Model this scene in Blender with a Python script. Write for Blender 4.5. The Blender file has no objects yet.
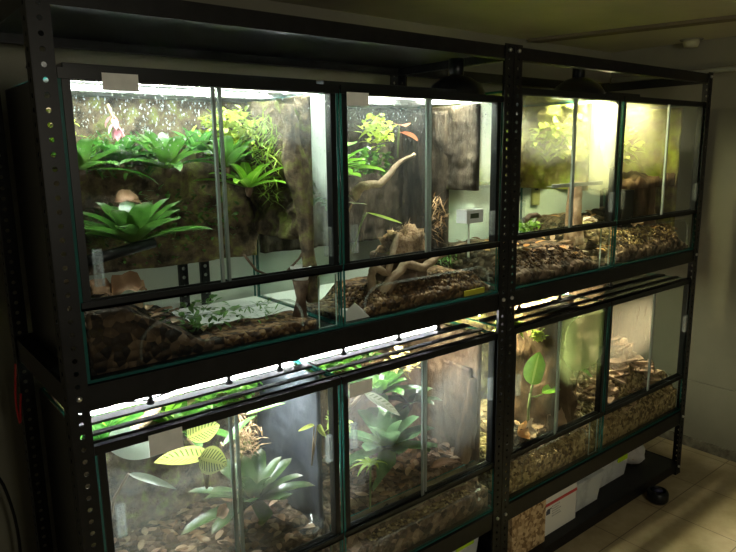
import bpy, math, random
from mathutils import Vector, Matrix, noise
R = random.Random(7)
SC = bpy.context.scene
COL = SC.collection
PI = math.pi

# ------------------------------------------------------------------ materials
def nt(name):
    m = bpy.data.materials.new(name); m.use_nodes = True
    t = m.node_tree; t.nodes.clear()
    out = t.nodes.new('ShaderNodeOutputMaterial')
    return m, t, out
def N(t, kind, **kw):
    n = t.nodes.new(kind)
    for k, v in kw.items(): setattr(n, k, v)
    return n
def L(t, a, b): t.links.new(a, b)
def rgba(c): return (c[0], c[1], c[2], 1)
def math_n(t, op, a, b=None, clamp=False):
    n = N(t, 'ShaderNodeMath', operation=op); n.use_clamp = clamp
    for i, v in enumerate((a, b)):
        if v is None: continue
        if isinstance(v, (int, float)): n.inputs[i].default_value = v
        else: L(t, v, n.inputs[i])
    return n.outputs[0]
def ramp(t, fac, stops):
    r = N(t, 'ShaderNodeValToRGB'); e = r.color_ramp.elements
    while len(e) < len(stops): e.new(.5)
    for i, (p, c) in enumerate(stops): e[i].position = p; e[i].color = rgba(c)
    L(t, fac, r.inputs[0]); return r.outputs[0]
def noise_n(t, scale, detail=4, rough=.6, stretch=None):
    tc = N(t, 'ShaderNodeTexCoord'); v = tc.outputs['Object']
    if stretch:
        mp = N(t, 'ShaderNodeMapping'); mp.inputs['Scale'].default_value = stretch
        L(t, v, mp.inputs[0]); v = mp.outputs[0]
    n = N(t, 'ShaderNodeTexNoise'); n.inputs['Scale'].default_value = scale
    n.inputs['Detail'].default_value = detail; n.inputs['Roughness'].default_value = rough
    L(t, v, n.inputs['Vector']); return n.outputs['Fac']
def solid(name, c, rough=.5, metal=0, spec=.5, c2=None, nscale=20, lo=.35, hi=.65, bump=0, bscale=None, stretch=None, trans=0, detail=5, c3=None):
    m, t, out = nt(name)
    b = N(t, 'ShaderNodeBsdfPrincipled')
    b.inputs['Base Color'].default_value = rgba(c); b.inputs['Roughness'].default_value = rough
    b.inputs['Metallic'].default_value = metal; b.inputs['Specular IOR Level'].default_value = spec
    colout = None
    if c2:
        f = noise_n(t, nscale, detail, .6, stretch)
        st = [(lo, c), (hi, c2)]
        if c3: st = [(lo, c), ((lo+hi)/2, c2), (hi, c3)]
        colout = ramp(t, f, st); L(t, colout, b.inputs['Base Color'])
    if bump:
        f = noise_n(t, bscale or nscale, 5, .65, stretch)
        bp = N(t, 'ShaderNodeBump'); bp.inputs['Strength'].default_value = bump; bp.inputs['Distance'].default_value = .01
        L(t, f, bp.inputs['Height']); L(t, bp.outputs[0], b.inputs['Normal'])
    if trans:
        tr = N(t, 'ShaderNodeBsdfTranslucent'); tr.inputs[0].default_value = rgba(c)
        if colout: L(t, colout, tr.inputs[0])
        mx = N(t, 'ShaderNodeMixShader'); mx.inputs[0].default_value = trans
        L(t, b.outputs[0], mx.inputs[1]); L(t, tr.outputs[0], mx.inputs[2]); L(t, mx.outputs[0], out.inputs[0])
    else: L(t, b.outputs[0], out.inputs[0])
    return m
def emit(name, c, s):
    m, t, out = nt(name); e = N(t, 'ShaderNodeEmission'); e.inputs[0].default_value = rgba(c); e.inputs[1].default_value = s
    L(t, e.outputs[0], out.inputs[0]); return m
def leafmat(name, c, c2, edge=None, stripes=0, trans=.35, rough=.28, tip=None, base=None):
    """leaf colour across the blade (UV x), stripes of a patterned leaf along it (UV y)"""
    m, t, out = nt(name)
    b = N(t, 'ShaderNodeBsdfPrincipled'); b.inputs['Roughness'].default_value = rough
    uv = N(t, 'ShaderNodeUVMap'); sp = N(t, 'ShaderNodeSeparateXYZ'); L(t, uv.outputs[0], sp.inputs[0])
    d = math_n(t, 'ABSOLUTE', math_n(t, 'SUBTRACT', sp.outputs[0], .5))
    f = noise_n(t, 35, 3)
    col = ramp(t, f, [(.3, c), (.7, c2)])
    def mixc(fac, a, bcol):
        x = N(t, 'ShaderNodeMix', data_type='RGBA'); L(t, fac, x.inputs[0]); L(t, a, x.inputs[6]); x.inputs[7].default_value = rgba(bcol); return x.outputs[2]
    if stripes:
        w = math_n(t, 'SUBTRACT', math_n(t, 'MULTIPLY', sp.outputs[1], stripes), math_n(t, 'MULTIPLY', d, stripes*.35))
        s = math_n(t, 'GREATER_THAN', math_n(t, 'FRACT', w), .62)
        mid = math_n(t, 'GREATER_THAN', d, .07)
        lim = math_n(t, 'LESS_THAN', d, .40)
        col = mixc(math_n(t, 'MULTIPLY', math_n(t, 'MULTIPLY', s, mid), lim), col, edge)
    elif edge:
        col = mixc(math_n(t, 'LESS_THAN', d, .05), col, edge)
    if base:
        col = mixc(math_n(t, 'MULTIPLY', math_n(t, 'SUBTRACT', .45, sp.outputs[1], True), 2.2, True), col, base)
    if tip:
        col = mixc(math_n(t, 'MULTIPLY', math_n(t, 'SUBTRACT', sp.outputs[1], .82, True), 5, True), col, tip)
    L(t, col, b.inputs['Base Color'])
    tr = N(t, 'ShaderNodeBsdfTranslucent'); L(t, col, tr.inputs[0])
    mx = N(t, 'ShaderNodeMixShader'); mx.inputs[0].default_value = trans
    L(t, b.outputs[0], mx.inputs[1]); L(t, tr.outputs[0], mx.inputs[2]); L(t, mx.outputs[0], out.inputs[0])
    return m
def glass(name, fogs=(), tint=(.965, .985, .97), fogcol=(.85, .88, .84), base=0., streak=0., axis=0, drops=0., refl=.9):
    """thin pane: see-through plus mirror reflection; fogs = soft patches of condensation (u, z, ru, rz, strength) in the pane's own metres"""
    m, t, out = nt(name)
    tr = N(t, 'ShaderNodeBsdfTransparent'); tr.inputs[0].default_value = rgba(tint)
    gl = N(t, 'ShaderNodeBsdfGlossy'); gl.inputs['Roughness'].default_value = .015
    fr = N(t, 'ShaderNodeFresnel'); fr.inputs[0].default_value = 1.45
    geo = N(t, 'ShaderNodeNewGeometry')
    ior = math_n(t, 'SUBTRACT', 1.45, math_n(t, 'MULTIPLY', geo.outputs['Backfacing'], 1.45-1/1.45))
    # same Fresnel on the way in and out: keep the pane thin, without total reflection inside
    fac = math_n(t, 'MULTIPLY', fr.outputs[0], math_n(t, 'SUBTRACT', 1, geo.outputs['Backfacing']))
    fac = math_n(t, 'MULTIPLY', fac, refl)
    mx = N(t, 'ShaderNodeMixShader'); L(t, fac, mx.inputs[0]); L(t, tr.outputs[0], mx.inputs[1]); L(t, gl.outputs[0], mx.inputs[2])
    last = mx.outputs[0]
    if fogs or base or drops:
        tc = N(t, 'ShaderNodeTexCoord'); sp = N(t, 'ShaderNodeSeparateXYZ'); L(t, tc.outputs['Object'], sp.inputs[0])
        u, z = sp.outputs[axis], sp.outputs[2]
        nz = noise_n(t, 9, 5, .65)
        tot = None
        for (cu, cz, ru, rz, s) in fogs:
            du = math_n(t, 'DIVIDE', math_n(t, 'SUBTRACT', u, cu), ru); dz = math_n(t, 'DIVIDE', math_n(t, 'SUBTRACT', z, cz), rz)
            r = math_n(t, 'SQRT', math_n(t, 'ADD', math_n(t, 'MULTIPLY', du, du), math_n(t, 'MULTIPLY', dz, dz)))
            r = math_n(t, 'ADD', r, math_n(t, 'MULTIPLY', math_n(t, 'SUBTRACT', nz, .5), .5))
            v = math_n(t, 'MULTIPLY', math_n(t, 'MULTIPLY', math_n(t, 'SUBTRACT', 1.15, r, True), 2.2, True), s)
            tot = v if tot is None else math_n(t, 'MAXIMUM', tot, v)
        if base:
            bb = math_n(t, 'MULTIPLY', nz, base*2)
            tot = bb if tot is None else math_n(t, 'MAXIMUM', tot, bb)
        if streak and tot is not None:
            sk = noise_n(t, 1, 3, .6, (160, 160, 9)); tot = math_n(t, 'MULTIPLY', tot, math_n(t, 'ADD', 1-streak, math_n(t, 'MULTIPLY', sk, streak*2)))
        if drops:
            vo = noise_n(t, 1, 2, .5, (210, 210, 120))
            dr = math_n(t, 'MULTIPLY', math_n(t, 'SUBTRACT', vo, .6, True), 9*drops, True)
            zl = math_n(t, 'MULTIPLY', math_n(t, 'SUBTRACT', z, .38, True), 6, True)
            dr = math_n(t, 'MULTIPLY', dr, zl)
            tot = dr if tot is None else math_n(t, 'MAXIMUM', tot, dr)
        tot = math_n(t, 'MINIMUM', tot, .95)
        df = N(t, 'ShaderNodeBsdfDiffuse'); df.inputs[0].default_value = rgba(fogcol)
        tl = N(t, 'ShaderNodeBsdfTranslucent'); tl.inputs[0].default_value = rgba(fogcol)
        fm = N(t, 'ShaderNodeMixShader'); fm.inputs[0].default_value = .6
        L(t, df.outputs[0], fm.inputs[1]); L(t, tl.outputs[0], fm.inputs[2])
        m2 = N(t, 'ShaderNodeMixShader'); L(t, tot, m2.inputs[0]); L(t, last, m2.inputs[1]); L(t, fm.outputs[0], m2.inputs[2]); last = m2.outputs[0]
    L(t, last, out.inputs[0]); return m

BLACK = solid('black_painted_steel', (.006, .006, .006), .4, .0, .22, (.010, .010, .010), 40)
BLKPL = solid('black_plastic', (.006, .007, .007), .35, 0, .3)
FILM = solid('black_film', (.008, .008, .008), .3)
BOLT = solid('bolt_steel', (.75, .75, .7), .3, 1)
EDGE = solid('glass_edge', (.03, .16, .14), .15, 0, .8, trans=.5)
EDGEG = solid('door_edge', (.42, .5, .46), .2, 0, .8, trans=.5)  # pale tone paints in the light that glass edges collect
TRIMG = solid('grey_edge_trim', (.33, .36, .34), .3, 0, .6, trans=.4)
CLEAR = glass('clear_glass')
CLEARB = glass('clear_glass_back', tint=(.95, .98, .965))
FROST = glass('wet_top_glass', base=.42, fogcol=(.95, .97, .97))
PLASTIC = glass('clear_plastic', base=.9, fogcol=(.9, .92, .9), tint=(.95, .96, .96))
ACRYL = glass('clear_handle_plastic', base=.09, fogcol=(.9, .92, .92), tint=(.95, .97, .96), refl=1)
DIVG = glass('fogged_divider_glass', base=.5, fogcol=(.52, .48, .36))
TUBEM = glass('clear_tubing', base=.12, fogcol=(.85, .87, .85))
PAPER = solid('paper_tag', (.82, .82, .78), .8, 0, .2, (.74, .74, .7), 30)
WHITEP = solid('white_plastic', (.8, .8, .78), .35, trans=.15)
WALLM = solid('wall_paint', (.235, .225, .165), .8, 0, .2, (.20, .19, .14), 3, bump=.05, bscale=60)
WALLB = solid('white_wall_paint', (.78, .78, .74), .8, 0, .2, (.7, .7, .66), 3)
CEILM = solid('ceiling_paint', (.46, .43, .31), .85, 0, .2, (.39, .37, .26), 2.5)
CEILB = solid('ceiling_batten', (.16, .13, .08), .8)
GRIME = solid('grimy_skirting', (.10, .09, .065), .8, 0, .2, (.24, .22, .16), 18)
ALU = solid('aluminium', (.55, .56, .55), .35, 1)
MOSSB = solid('mossy_bark', (.03, .022, .014), .85, 0, .2, (.14, .10, .06), 22, .34, .68, bump=1, bscale=38, c3=(.24, .25, .07))
MOSSY = solid('bright_moss', (.10, .15, .012), .9, 0, .2, (.30, .42, .03), 22, bump=.9, bscale=60, c3=(.48, .55, .06))
MOSST = solid('moss_and_bark', (.15, .10, .055), .9, 0, .2, (.25, .23, .06), 9, bump=.9, bscale=50, c3=(.35, .41, .06))
CORKM = solid('brown_cork_bark', (.03, .017, .009), .9, 0, .2, (.09, .053, .026), 16, .3, .7, bump=1, bscale=30, stretch=(1, 1, .35), c3=(.18, .115, .06))
CORK = solid('cork_bark', (.04, .025, .015), .9, 0, .2, (.14, .085, .045), 14, .3, .7, bump=1, bscale=26, stretch=(1, 1, .35), c3=(.27, .18, .10))
CORKD = solid('dark_cork_bark', (.006, .0045, .0035), .9, 0, .15, (.024, .018, .012), 26, .3, .7, bump=1, bscale=40, stretch=(1, 1, .16), c3=(.07, .054, .038))
CORKT = solid('tan_cork_bark', (.22, .13, .07), .9, 0, .2, (.40, .27, .16), 16, bump=.8, bscale=40, c3=(.5, .38, .25))
GREYP = solid('grey_panel', (.055, .06, .075), .5, 0, .3, (.09, .095, .11), 5)
SOIL = solid('dark_soil', (.018, .012, .008), .9, 0, .2, (.07, .045, .028), 45, bump=1, bscale=70, c3=(.13, .085, .05))
LITTERS = solid('leaf_litter_soil', (.05, .032, .018), .9, 0, .2, (.14, .09, .055), 30, bump=1, bscale=50, c3=(.26, .18, .12))
GRAV = solid('drainage_gravel', (.10, .065, .03), .7, 0, .4, (.24, .165, .08), 60, c3=(.36, .27, .14))
GRAVD = solid('dark_gravel', (.035, .018, .009), .7, 0, .4, (.10, .055, .025), 60, c3=(.17, .10, .05))
BARKC = solid('bark_chip', (.20, .115, .06), .8, 0, .3, (.38, .24, .14), 30, bump=.5, bscale=60, stretch=(1, 1, 1), c3=(.5, .35, .22))
DEAD = [solid('dead_leaf_tan', (.42, .26, .16), .7, 0, .3, (.52, .36, .24), 25, trans=.2),
        solid('dead_leaf_brown', (.22, .12, .06), .7, 0, .3, (.32, .19, .11), 25, trans=.2),
        solid('dead_leaf_pale', (.52, .40, .27), .7, 0, .3, (.6, .48, .34), 25, trans=.2),
        solid('dead_leaf_orange', (.6, .26, .08), .7, 0, .3, (.72, .42, .18), 25, trans=.2)]
WOOD = solid('driftwood', (.22, .145, .085), .8, 0, .3, (.40, .29, .18), 30, bump=.5, bscale=50, stretch=(1, 1, 1))
WOODD = solid('dark_driftwood', (.07, .042, .026), .8, 0, .3, (.17, .11, .07), 30, bump=.5, bscale=50)
FIBRE = solid('coconut_fibre', (.30, .17, .08), .9, 0, .2, (.48, .31, .17), 70, bump=1, bscale=90, c3=(.2, .11, .05))
G_BROM = leafmat('bromeliad_leaf', (.04, .115, .018), (.075, .19, .028), tip=(.22, .28, .16), base=(.12, .22, .025), rough=.2)
G_DARK = leafmat('dark_bromeliad_leaf', (.085, .17, .07), (.16, .28, .12), rough=.2, base=(.2, .32, .04))
G_OLIVE = leafmat('olive_bromeliad_leaf', (.04, .075, .025), (.08, .125, .045), rough=.25, base=(.12, .09, .04), tip=(.2, .2, .13), trans=.25)
G_BRITE = leafmat('bright_leaf', (.16, .38, .02), (.24, .5, .04), edge=(.4, .6, .12))
G_LIME = leafmat('lime_leaf', (.36, .52, .06), (.46, .62, .1), edge=(.6, .7, .3))
G_YEL = leafmat('yellow_green_leaf', (.45, .58, .05), (.62, .72, .12), rough=.5)
G_MID = leafmat('green_leaf', (.05, .20, .03), (.10, .30, .05), edge=(.2, .4, .12))
G_CAL = leafmat('patterned_leaf', (.50, .55, .10), (.62, .64, .18), edge=(.10, .17, .03), stripes=11)
G_CALP = leafmat('striped_leaf', (.50, .52, .34), (.6, .6, .42), edge=(.2, .27, .12), stripes=9)
G_FERN = leafmat('fern_leaf', (.06, .16, .03), (.13, .27, .05))
PINK = solid('pink_bract', (.78, .28, .38), .5, 0, .3, (.85, .42, .45), 30, trans=.35)
RED = solid('red_leaf', (.40, .10, .05), .5, 0, .3, (.5, .2, .1), 20, trans=.3)
STEM = solid('plant_stem', (.16, .22, .06), .6)
STEMB = solid('brown_stem', (.3, .2, .11), .7)

def pebbly(name, c1, c2, c3, scale=75, bump=1.0):
    m, t, out = nt(name); b = N(t, 'ShaderNodeBsdfPrincipled'); b.inputs['Roughness'].default_value = .75; b.inputs['Specular IOR Level'].default_value = .3
    tc = N(t, 'ShaderNodeTexCoord'); vo = N(t, 'ShaderNodeTexVoronoi'); vo.inputs['Scale'].default_value = scale; L(t, tc.outputs['Object'], vo.inputs['Vector'])
    sp = N(t, 'ShaderNodeSeparateColor'); L(t, vo.outputs['Color'], sp.inputs[0])
    col = ramp(t, sp.outputs[0], [(.1, c1), (.5, c2), (.9, c3)]); L(t, col, b.inputs['Base Color'])
    bp = N(t, 'ShaderNodeBump'); bp.invert = True; bp.inputs['Strength'].default_value = bump; bp.inputs['Distance'].default_value = .012
    L(t, vo.outputs['Distance'], bp.inputs['Height']); L(t, bp.outputs[0], b.inputs['Normal']); L(t, b.outputs[0], out.inputs[0]); return m
OSB = pebbly('particle_board', (.20, .12, .05), (.42, .28, .14), (.62, .46, .26), 85, .15)
GRAV = pebbly('drainage_gravel', (.10, .06, .02), (.27, .18, .07), (.45, .33, .16))
GRAVD = pebbly('dark_gravel', (.03, .014, .006), (.10, .05, .02), (.20, .12, .055))
LITTERS = pebbly('leaf_litter_soil', (.03, .018, .01), (.10, .062, .036), (.21, .14, .09), 48)
SOIL = pebbly('dark_soil', (.012, .008, .005), (.045, .028, .016), (.11, .07, .04), 55)
# ------------------------------------------------------------------ mesh builder
class MB:
    def __init__(s): s.v = []; s.f = []; s.m = []; s.uv = []; s.sm = []
    def add(s, V, F, m=0, uv=None, smooth=False):
        o = len(s.v); s.v += [tuple(p) for p in V]; s.uv += (uv or [(0, 0)]*len(V))
        for f in F: s.f.append([o+i for i in f]); s.m.append(m); s.sm.append(smooth)
    def box(s, x0, x1, y0, y1, z0, z1, m=0, edge=None, M=None):
        V = [Vector((x, y, z)) for z in (z0, z1) for y in (y0, y1) for x in (x0, x1)]
        F = [(0, 2, 3, 1), (4, 5, 7, 6), (0, 1, 5, 4), (2, 6, 7, 3), (0, 4, 6, 2), (1, 3, 7, 5)]
        if M: V = [M @ p for p in V]
        if edge is None: s.add(V, F, m); return
        thin = min(range(3), key=lambda i: (x1-x0, y1-y0, z1-z0)[i])
        pair = {2: (0, 1), 1: (2, 3), 0: (4, 5)}[thin]
        o = len(s.v); s.v += [tuple(p) for p in V]; s.uv += [(0, 0)]*8
        for i, f in enumerate(F): s.f.append([o+k for k in f]); s.m.append(m if i in pair else edge); s.sm.append(False)
    def tube(s, pts, rad, n=8, m=0, cap=True):
        pts = [Vector(p) for p in pts]; k = len(pts)
        if isinstance(rad, (int, float)): rad = [rad]*k
        V = []; up = Vector((0.13, .21, 1)).normalized()
        for i, p in enumerate(pts):
            d = (pts[min(i+1, k-1)]-pts[max(i-1, 0)]).normalized()
            a = d.cross(up)
            if a.length < .05: a = d.cross(Vector((1, 0, 0)))
            a.normalize(); b = d.cross(a)
            for j in range(n):
                w = 2*PI*j/n; V.append(p+(a*math.cos(w)+b*math.sin(w))*rad[i])
        F = [(i*n+j, i*n+(j+1) % n, (i+1)*n+(j+1) % n, (i+1)*n+j) for i in range(k-1) for j in range(n)]
        if cap: F += [tuple(range(n))[::-1], tuple((k-1)*n+j for j in range(n))]
        s.add(V, F, m, None, True)
    def lathe(s, prof, c, n=24, m=0, M=None):
        V = []
        for (r, z) in prof:
            for j in range(n):
                w = 2*PI*j/n; p = Vector((r*math.cos(w), r*math.sin(w), z))
                if M: p = M @ p
                V.append(p+Vector(c))
        k = len(prof)
        s.add(V, [(i*n+j, i*n+(j+1) % n, (i+1)*n+(j+1) % n, (i+1)*n+j) for i in range(k-1) for j in range(n)], m, None, True)
    def blade(s, base, az, el, Ln, W, droop=.8, n=9, m=0, kind='strap', fold=.3, B=None, twist=0, t0=0.0):
        p = Vector(base); d = Vector((math.cos(az), math.sin(az), 0)); sd = Vector((-math.sin(az), math.cos(az), 0))
        V = []; UV = []; pitch = el; st = Ln/n
        for i in range(n+1):
            t = i/n
            if kind == 'strap': w = W*(.62+.38*math.sin(PI*min(1, t*.9+.1)))*math.sqrt(max(0.002, 1-max(0, (t-.78)/.22)**2))
            elif kind == 'ovate': w = W*max(.02, math.sin(PI*min(1, t**.75))**.75)
            elif kind == 'lance': w = W*max(.02, (1-t)**.7*min(1, .5+t*2))
            else: w = W*max(.04, math.sin(PI*t)**.6)
            fw = Vector((0, 0, 1))*math.cos(pitch)-d*math.sin(pitch)
            a = twist
            s2 = sd*math.cos(a)+fw*math.sin(a); n2 = fw*math.cos(a)-sd*math.sin(a)
            for u in (-1, -.5, 0, .5, 1):
                q = p+s2*(u*w/2)+n2*(fold*w/2*(abs(u)**1.5))
                if B: q = Vector([min(max(q[k], B[2*k]), B[2*k+1]) for k in range(3)])
                V.append(q); UV.append((.5+u/2, t))
            p = p+(d*math.cos(pitch)+Vector((0, 0, 1))*math.sin(pitch))*st
            pitch -= droop/n*(.4+1.2*t)
        F = [(i*5+j, i*5+j+1, (i+1)*5+j+1, (i+1)*5+j) for i in range(n) for j in range(4)]
        s.add(V, F, m, UV, True)
    def slab(s, u0, u1, v0, v1, nu, nv, h, mp, base=0., m=0):
        V = []
        for j in range(nv+1):
            for i in range(nu+1):
                u = u0+(u1-u0)*i/nu; v = v0+(v1-v0)*j/nv; V.append(mp(u, v, h(u, v)))
        k = len(V)
        for j in range(nv+1):
            for i in range(nu+1):
                u = u0+(u1-u0)*i/nu; v = v0+(v1-v0)*j/nv; V.append(mp(u, v, base))
        I = lambda i, j, o=0: o+j*(nu+1)+i
        F = []
        for j in range(nv):
            for i in range(nu):
                F.append((I(i, j), I(i+1, j), I(i+1, j+1), I(i, j+1))); F.append((I(i, j, k), I(i, j+1, k), I(i+1, j+1, k), I(i+1, j, k)))
        for i in range(nu):
            F.append((I(i, 0), I(i, 0, k), I(i+1, 0, k), I(i+1, 0))); F.append((I(i, nv), I(i+1, nv), I(i+1, nv, k), I(i, nv, k)))
        for j in range(nv):
            F.append((I(0, j), I(0, j+1), I(0, j+1, k), I(0, j, k))); F.append((I(nu, j), I(nu, j, k), I(nu, j+1, k), I(nu, j+1)))
        s.add(V, F, m, None, True)
    def build(s, name, mats, parent=None, at=None, bevel=0):
        if not isinstance(mats, (list, tuple)): mats = [mats]
        off = Vector(at) if at is not None else (Vector(ORG[parent.name]) if parent else Vector((0, 0, 0)))
        me = bpy.data.meshes.new(name)
        me.from_pydata([tuple(Vector(p)-off) for p in s.v], [], s.f); 
        for mt in mats: me.materials.append(mt)
        me.polygons.foreach_set('material_index', s.m); me.polygons.foreach_set('use_smooth', s.sm)
        ul = me.uv_layers.new(name='UVMap'); lv = [0]*len(me.loops); me.loops.foreach_get('vertex_index', lv)
        fl = []
        for i in lv: fl += s.uv[i]
        ul.data.foreach_set('uv', fl); me.update()
        o = bpy.data.objects.new(name, me); COL.objects.link(o); ORG[o.name] = tuple(off)
        if parent: o.parent = parent
        else: o.location = off
        if bevel:
            b = o.modifiers.new('bevel', 'BEVEL'); b.width = bevel; b.segments = 2; b.limit_method = 'ANGLE'
        return o
ORG = {}
def tag(o, label, cat, group=None, kind=None):
    o['label'] = label; o['category'] = cat
    if group: o['group'] = group
    if kind: o['kind'] = kind
    return o
def thing(name, label, cat, loc, group=None):
    o = bpy.data.objects.new(name, None); COL.objects.link(o); o.location = loc; o.empty_display_size = .05
    ORG[o.name] = tuple(loc); return tag(o, label, cat, group)
def struct(name, mb, m):
    o = mb.build(name, m); o['kind'] = 'structure'; return o
def fbm(p, s, oc=4): return noise.fractal(Vector(p)*s, 1.0, 2.0, oc)

# ------------------------------------------------------------------ room
XW, YW, ZC = 3.05, .62, 1.88
def floor_mat():
    m, t, out = nt('floor_tiles'); b = N(t, 'ShaderNodeBsdfPrincipled'); b.inputs['Roughness'].default_value = .45
    tc = N(t, 'ShaderNodeTexCoord'); mp = N(t, 'ShaderNodeMapping'); mp.inputs['Location'].default_value = (.02, .105, 0)
    L(t, tc.outputs['Object'], mp.inputs[0])
    br = N(t, 'ShaderNodeTexBrick'); br.offset = 0; br.inputs['Scale'].default_value = 1
    br.inputs['Brick Width'].default_value = .3; br.inputs['Row Height'].default_value = .3; br.inputs['Mortar Size'].default_value = .0022
    br.inputs['Mortar'].default_value = (.17, .13, .07, 1)
    L(t, mp.outputs[0], br.inputs['Vector'])
    c = ramp(t, noise_n(t, 7, 6, .65), [(.3, (.30, .235, .125)), (.5, (.39, .315, .18)), (.7, (.48, .40, .25))])
    L(t, c, br.inputs['Color1']); L(t, c, br.inputs['Color2']); L(t, br.outputs[0], b.inputs['Base Color']); L(t, b.outputs[0], out.inputs[0]); return m
b = MB(); b.box(-1.2, XW+.1, -2.6, YW+.1, -.06, 0); struct('floor', b, floor_mat())
b = MB(); b.box(-1.2, XW+.1, -2.6, YW+.1, ZC, ZC+.06); struct('ceiling', b, CEILM)
b = MB(); b.box(XW, XW+.1, -2.6, YW+.1, 0, ZC); struct('wall_right', b, WALLM)
b = MB(); b.box(-1.2, XW, YW, YW+.1, 0, ZC); struct('wall_back', b, WALLM)
b = MB(); b.box(XW-.018, XW, -2.6, YW, .012, .325); o = struct('trim_1', b, WALLM)
b = MB(); b.box(XW-.03, XW-.018, -2.6, YW, 0, .045); struct('baseboard_right', b, GRIME)
b = MB()
V = [(2.36, .6), (2.43, .6), (2.66, -.25), (2.59, -.25)]
b.add([(x, y, z) for z in (ZC-.012, ZC) for x, y in V], [(0, 1, 2, 3), (7, 6, 5, 4), (0, 4, 5, 1), (1, 5, 6, 2), (2, 6, 7, 3), (3, 7, 4, 0)])
struct('trim_2', b, CEILB)
b = MB(); b.tube([(XW-.016, -2.2, 1.745), (XW-.016, YW-.02, 1.745)], .011, 10)
b = MB(); b.tube([(XW-.016, -2.2, 1.745), (XW-.016, YW-.02, 1.745)], .011, 10)
pipe = tag(b.build('conduit_pipe', WALLB, at=(XW-.016, -2.2, 1.745)), 'pale conduit pipe running along the right wall below the ceiling', 'pipe')
t = thing('ceiling_fixture', 'small round fixture on the ceiling above the right rack', 'ceiling fixture', (2.98, .2, ZC))
b = MB(); b.lathe([(0, -.005), (.045, -.005), (.048, 0), (.048, .0), (.0, 0)], (2.98, .2, ZC)); b.build('base_plate', WALLM, t)
b = MB(); b.lathe([(0, -.035), (.028, -.032), (.034, -.015), (.034, -.005), (0, -.005)], (2.98, .2, ZC)); b.build('cover', CEILM, t)

# ------------------------------------------------------------------ racks
PW = .036
def holed(mb, org, ax, up, W, H, pitch, r, first):
    """a flat strip with round holes punched at an even pitch"""
    org = Vector(org); ax = Vector(ax); up = Vector(up); n = int(H/pitch); rest = (H-n*pitch)
    def P(u, w): return org+ax*u+up*w
    w0 = 0
    if first > 0: mb.add([P(0, 0), P(W, 0), P(W, first), P(0, first)], [(0, 1, 2, 3)]); w0 = first; n = int((H-first)/pitch)
    for i in range(n):
        a, c = w0+i*pitch, w0+i*pitch+pitch/2
        O = [(W, c), (W, a+pitch), (W/2, a+pitch), (0, a+pitch), (0, c), (0, a), (W/2, a), (W, a)]
        I = [(W/2+r*math.cos(k*PI/4), c+r*math.sin(k*PI/4)) for k in range(8)]
        V = [P(*q) for q in O]+[P(*q) for q in I]
        mb.add(V, [(k, (k+1) % 8, 8+(k+1) % 8, 8+k) for k in range(8)])
    e = w0+n*pitch
    if e < H-1e-4: mb.add([P(0, e), P(W, e), P(W, H), P(0, H)], [(0, 1, 2, 3)])
def post(root, x, y, sx, sy, H=1.705):
    b = MB()
    holed(b, (x, y, 0), (sx, 0, 0), (0, 0, 1), PW, H, .0245, .0048, .012)
    holed(b, (x, y, 0), (0, sy, 0), (0, 0, 1), PW, H, .0245, .0048, .012)
    o = b.build('post', BLACK, root)
    md = o.modifiers.new('s', 'SOLIDIFY'); md.thickness = .002; md.offset = 0
    f = MB(); f.box(min(x, x+sx*PW)-.002, max(x, x+sx*PW)+.002, min(y, y+sy*PW)-.002, max(y, y+sy*PW)+.002, 0, .014); f.build('foot_cap', BLKPL, o)
    return o
D = .47
def rack(name, label, x0, x1, loc, topshelf):
    r = thing(name, label, 'shelving rack', loc)
    Y0 = -.012
    for (x, sx) in ((x0, 1), (x1, -1)):
        for (y, sy) in ((Y0, 1), (D, -1)): post(r, x, y, sx, sy)
    for k, (z0, z1) in enumerate(((.010, .050), (.236, .292), (.951, 1.0), (1.665, 1.70))):
        for (ya, yb) in ((Y0+.003, Y0+.006), (D-.006, D-.003)):
            b = MB(); b.box(x0+.003, x1-.003, ya, yb, z0, z1)
            ins = 1 if ya < .1 else -1
            b.box(x0+.003, x1-.003, min(yb, yb+ins*.02), max(yb, yb+ins*.02), z0, z0+.003)
            bm = b.build('beam', BLACK, r)
            if ya < .1:
                for xx in (x0+.018, x1-.018):
                    h = MB(); h.lathe([(0, 0), (.0042, .0), (.0055, .002), (.0055, .006), (0, .006)], (xx, Y0-.004, (z0+z1)/2+.006), 10, 0, Matrix.Rotation(-PI/2, 4, 'X') @ Matrix.Translation((0, 0, -.003)))
                    h.build('bolt', BOLT, bm)
        for xx in (x0+.003, x1-.006):
            b = MB(); b.box(xx, xx+.003, Y0+.006, D-.006, z0, z1); b.build('side_rail', BLACK, r)
        if k < 3 or topshelf:
            b = MB(); b.box(x0+.008, x1-.008, Y0+.008, D-.008, z1-.012, z1-.001); b.build('shelf', BLACK, r)
    return r
rack('metal_rack', 'black slotted metal rack on the left holding four leafy planted tanks', .272, 1.504, (.9, .23, 0), True)
rack('metal_rack', 'black slotted metal rack on the right with open top, four foggy tanks', 1.507, 2.735, (2.15, .23, 0), False)

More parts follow.
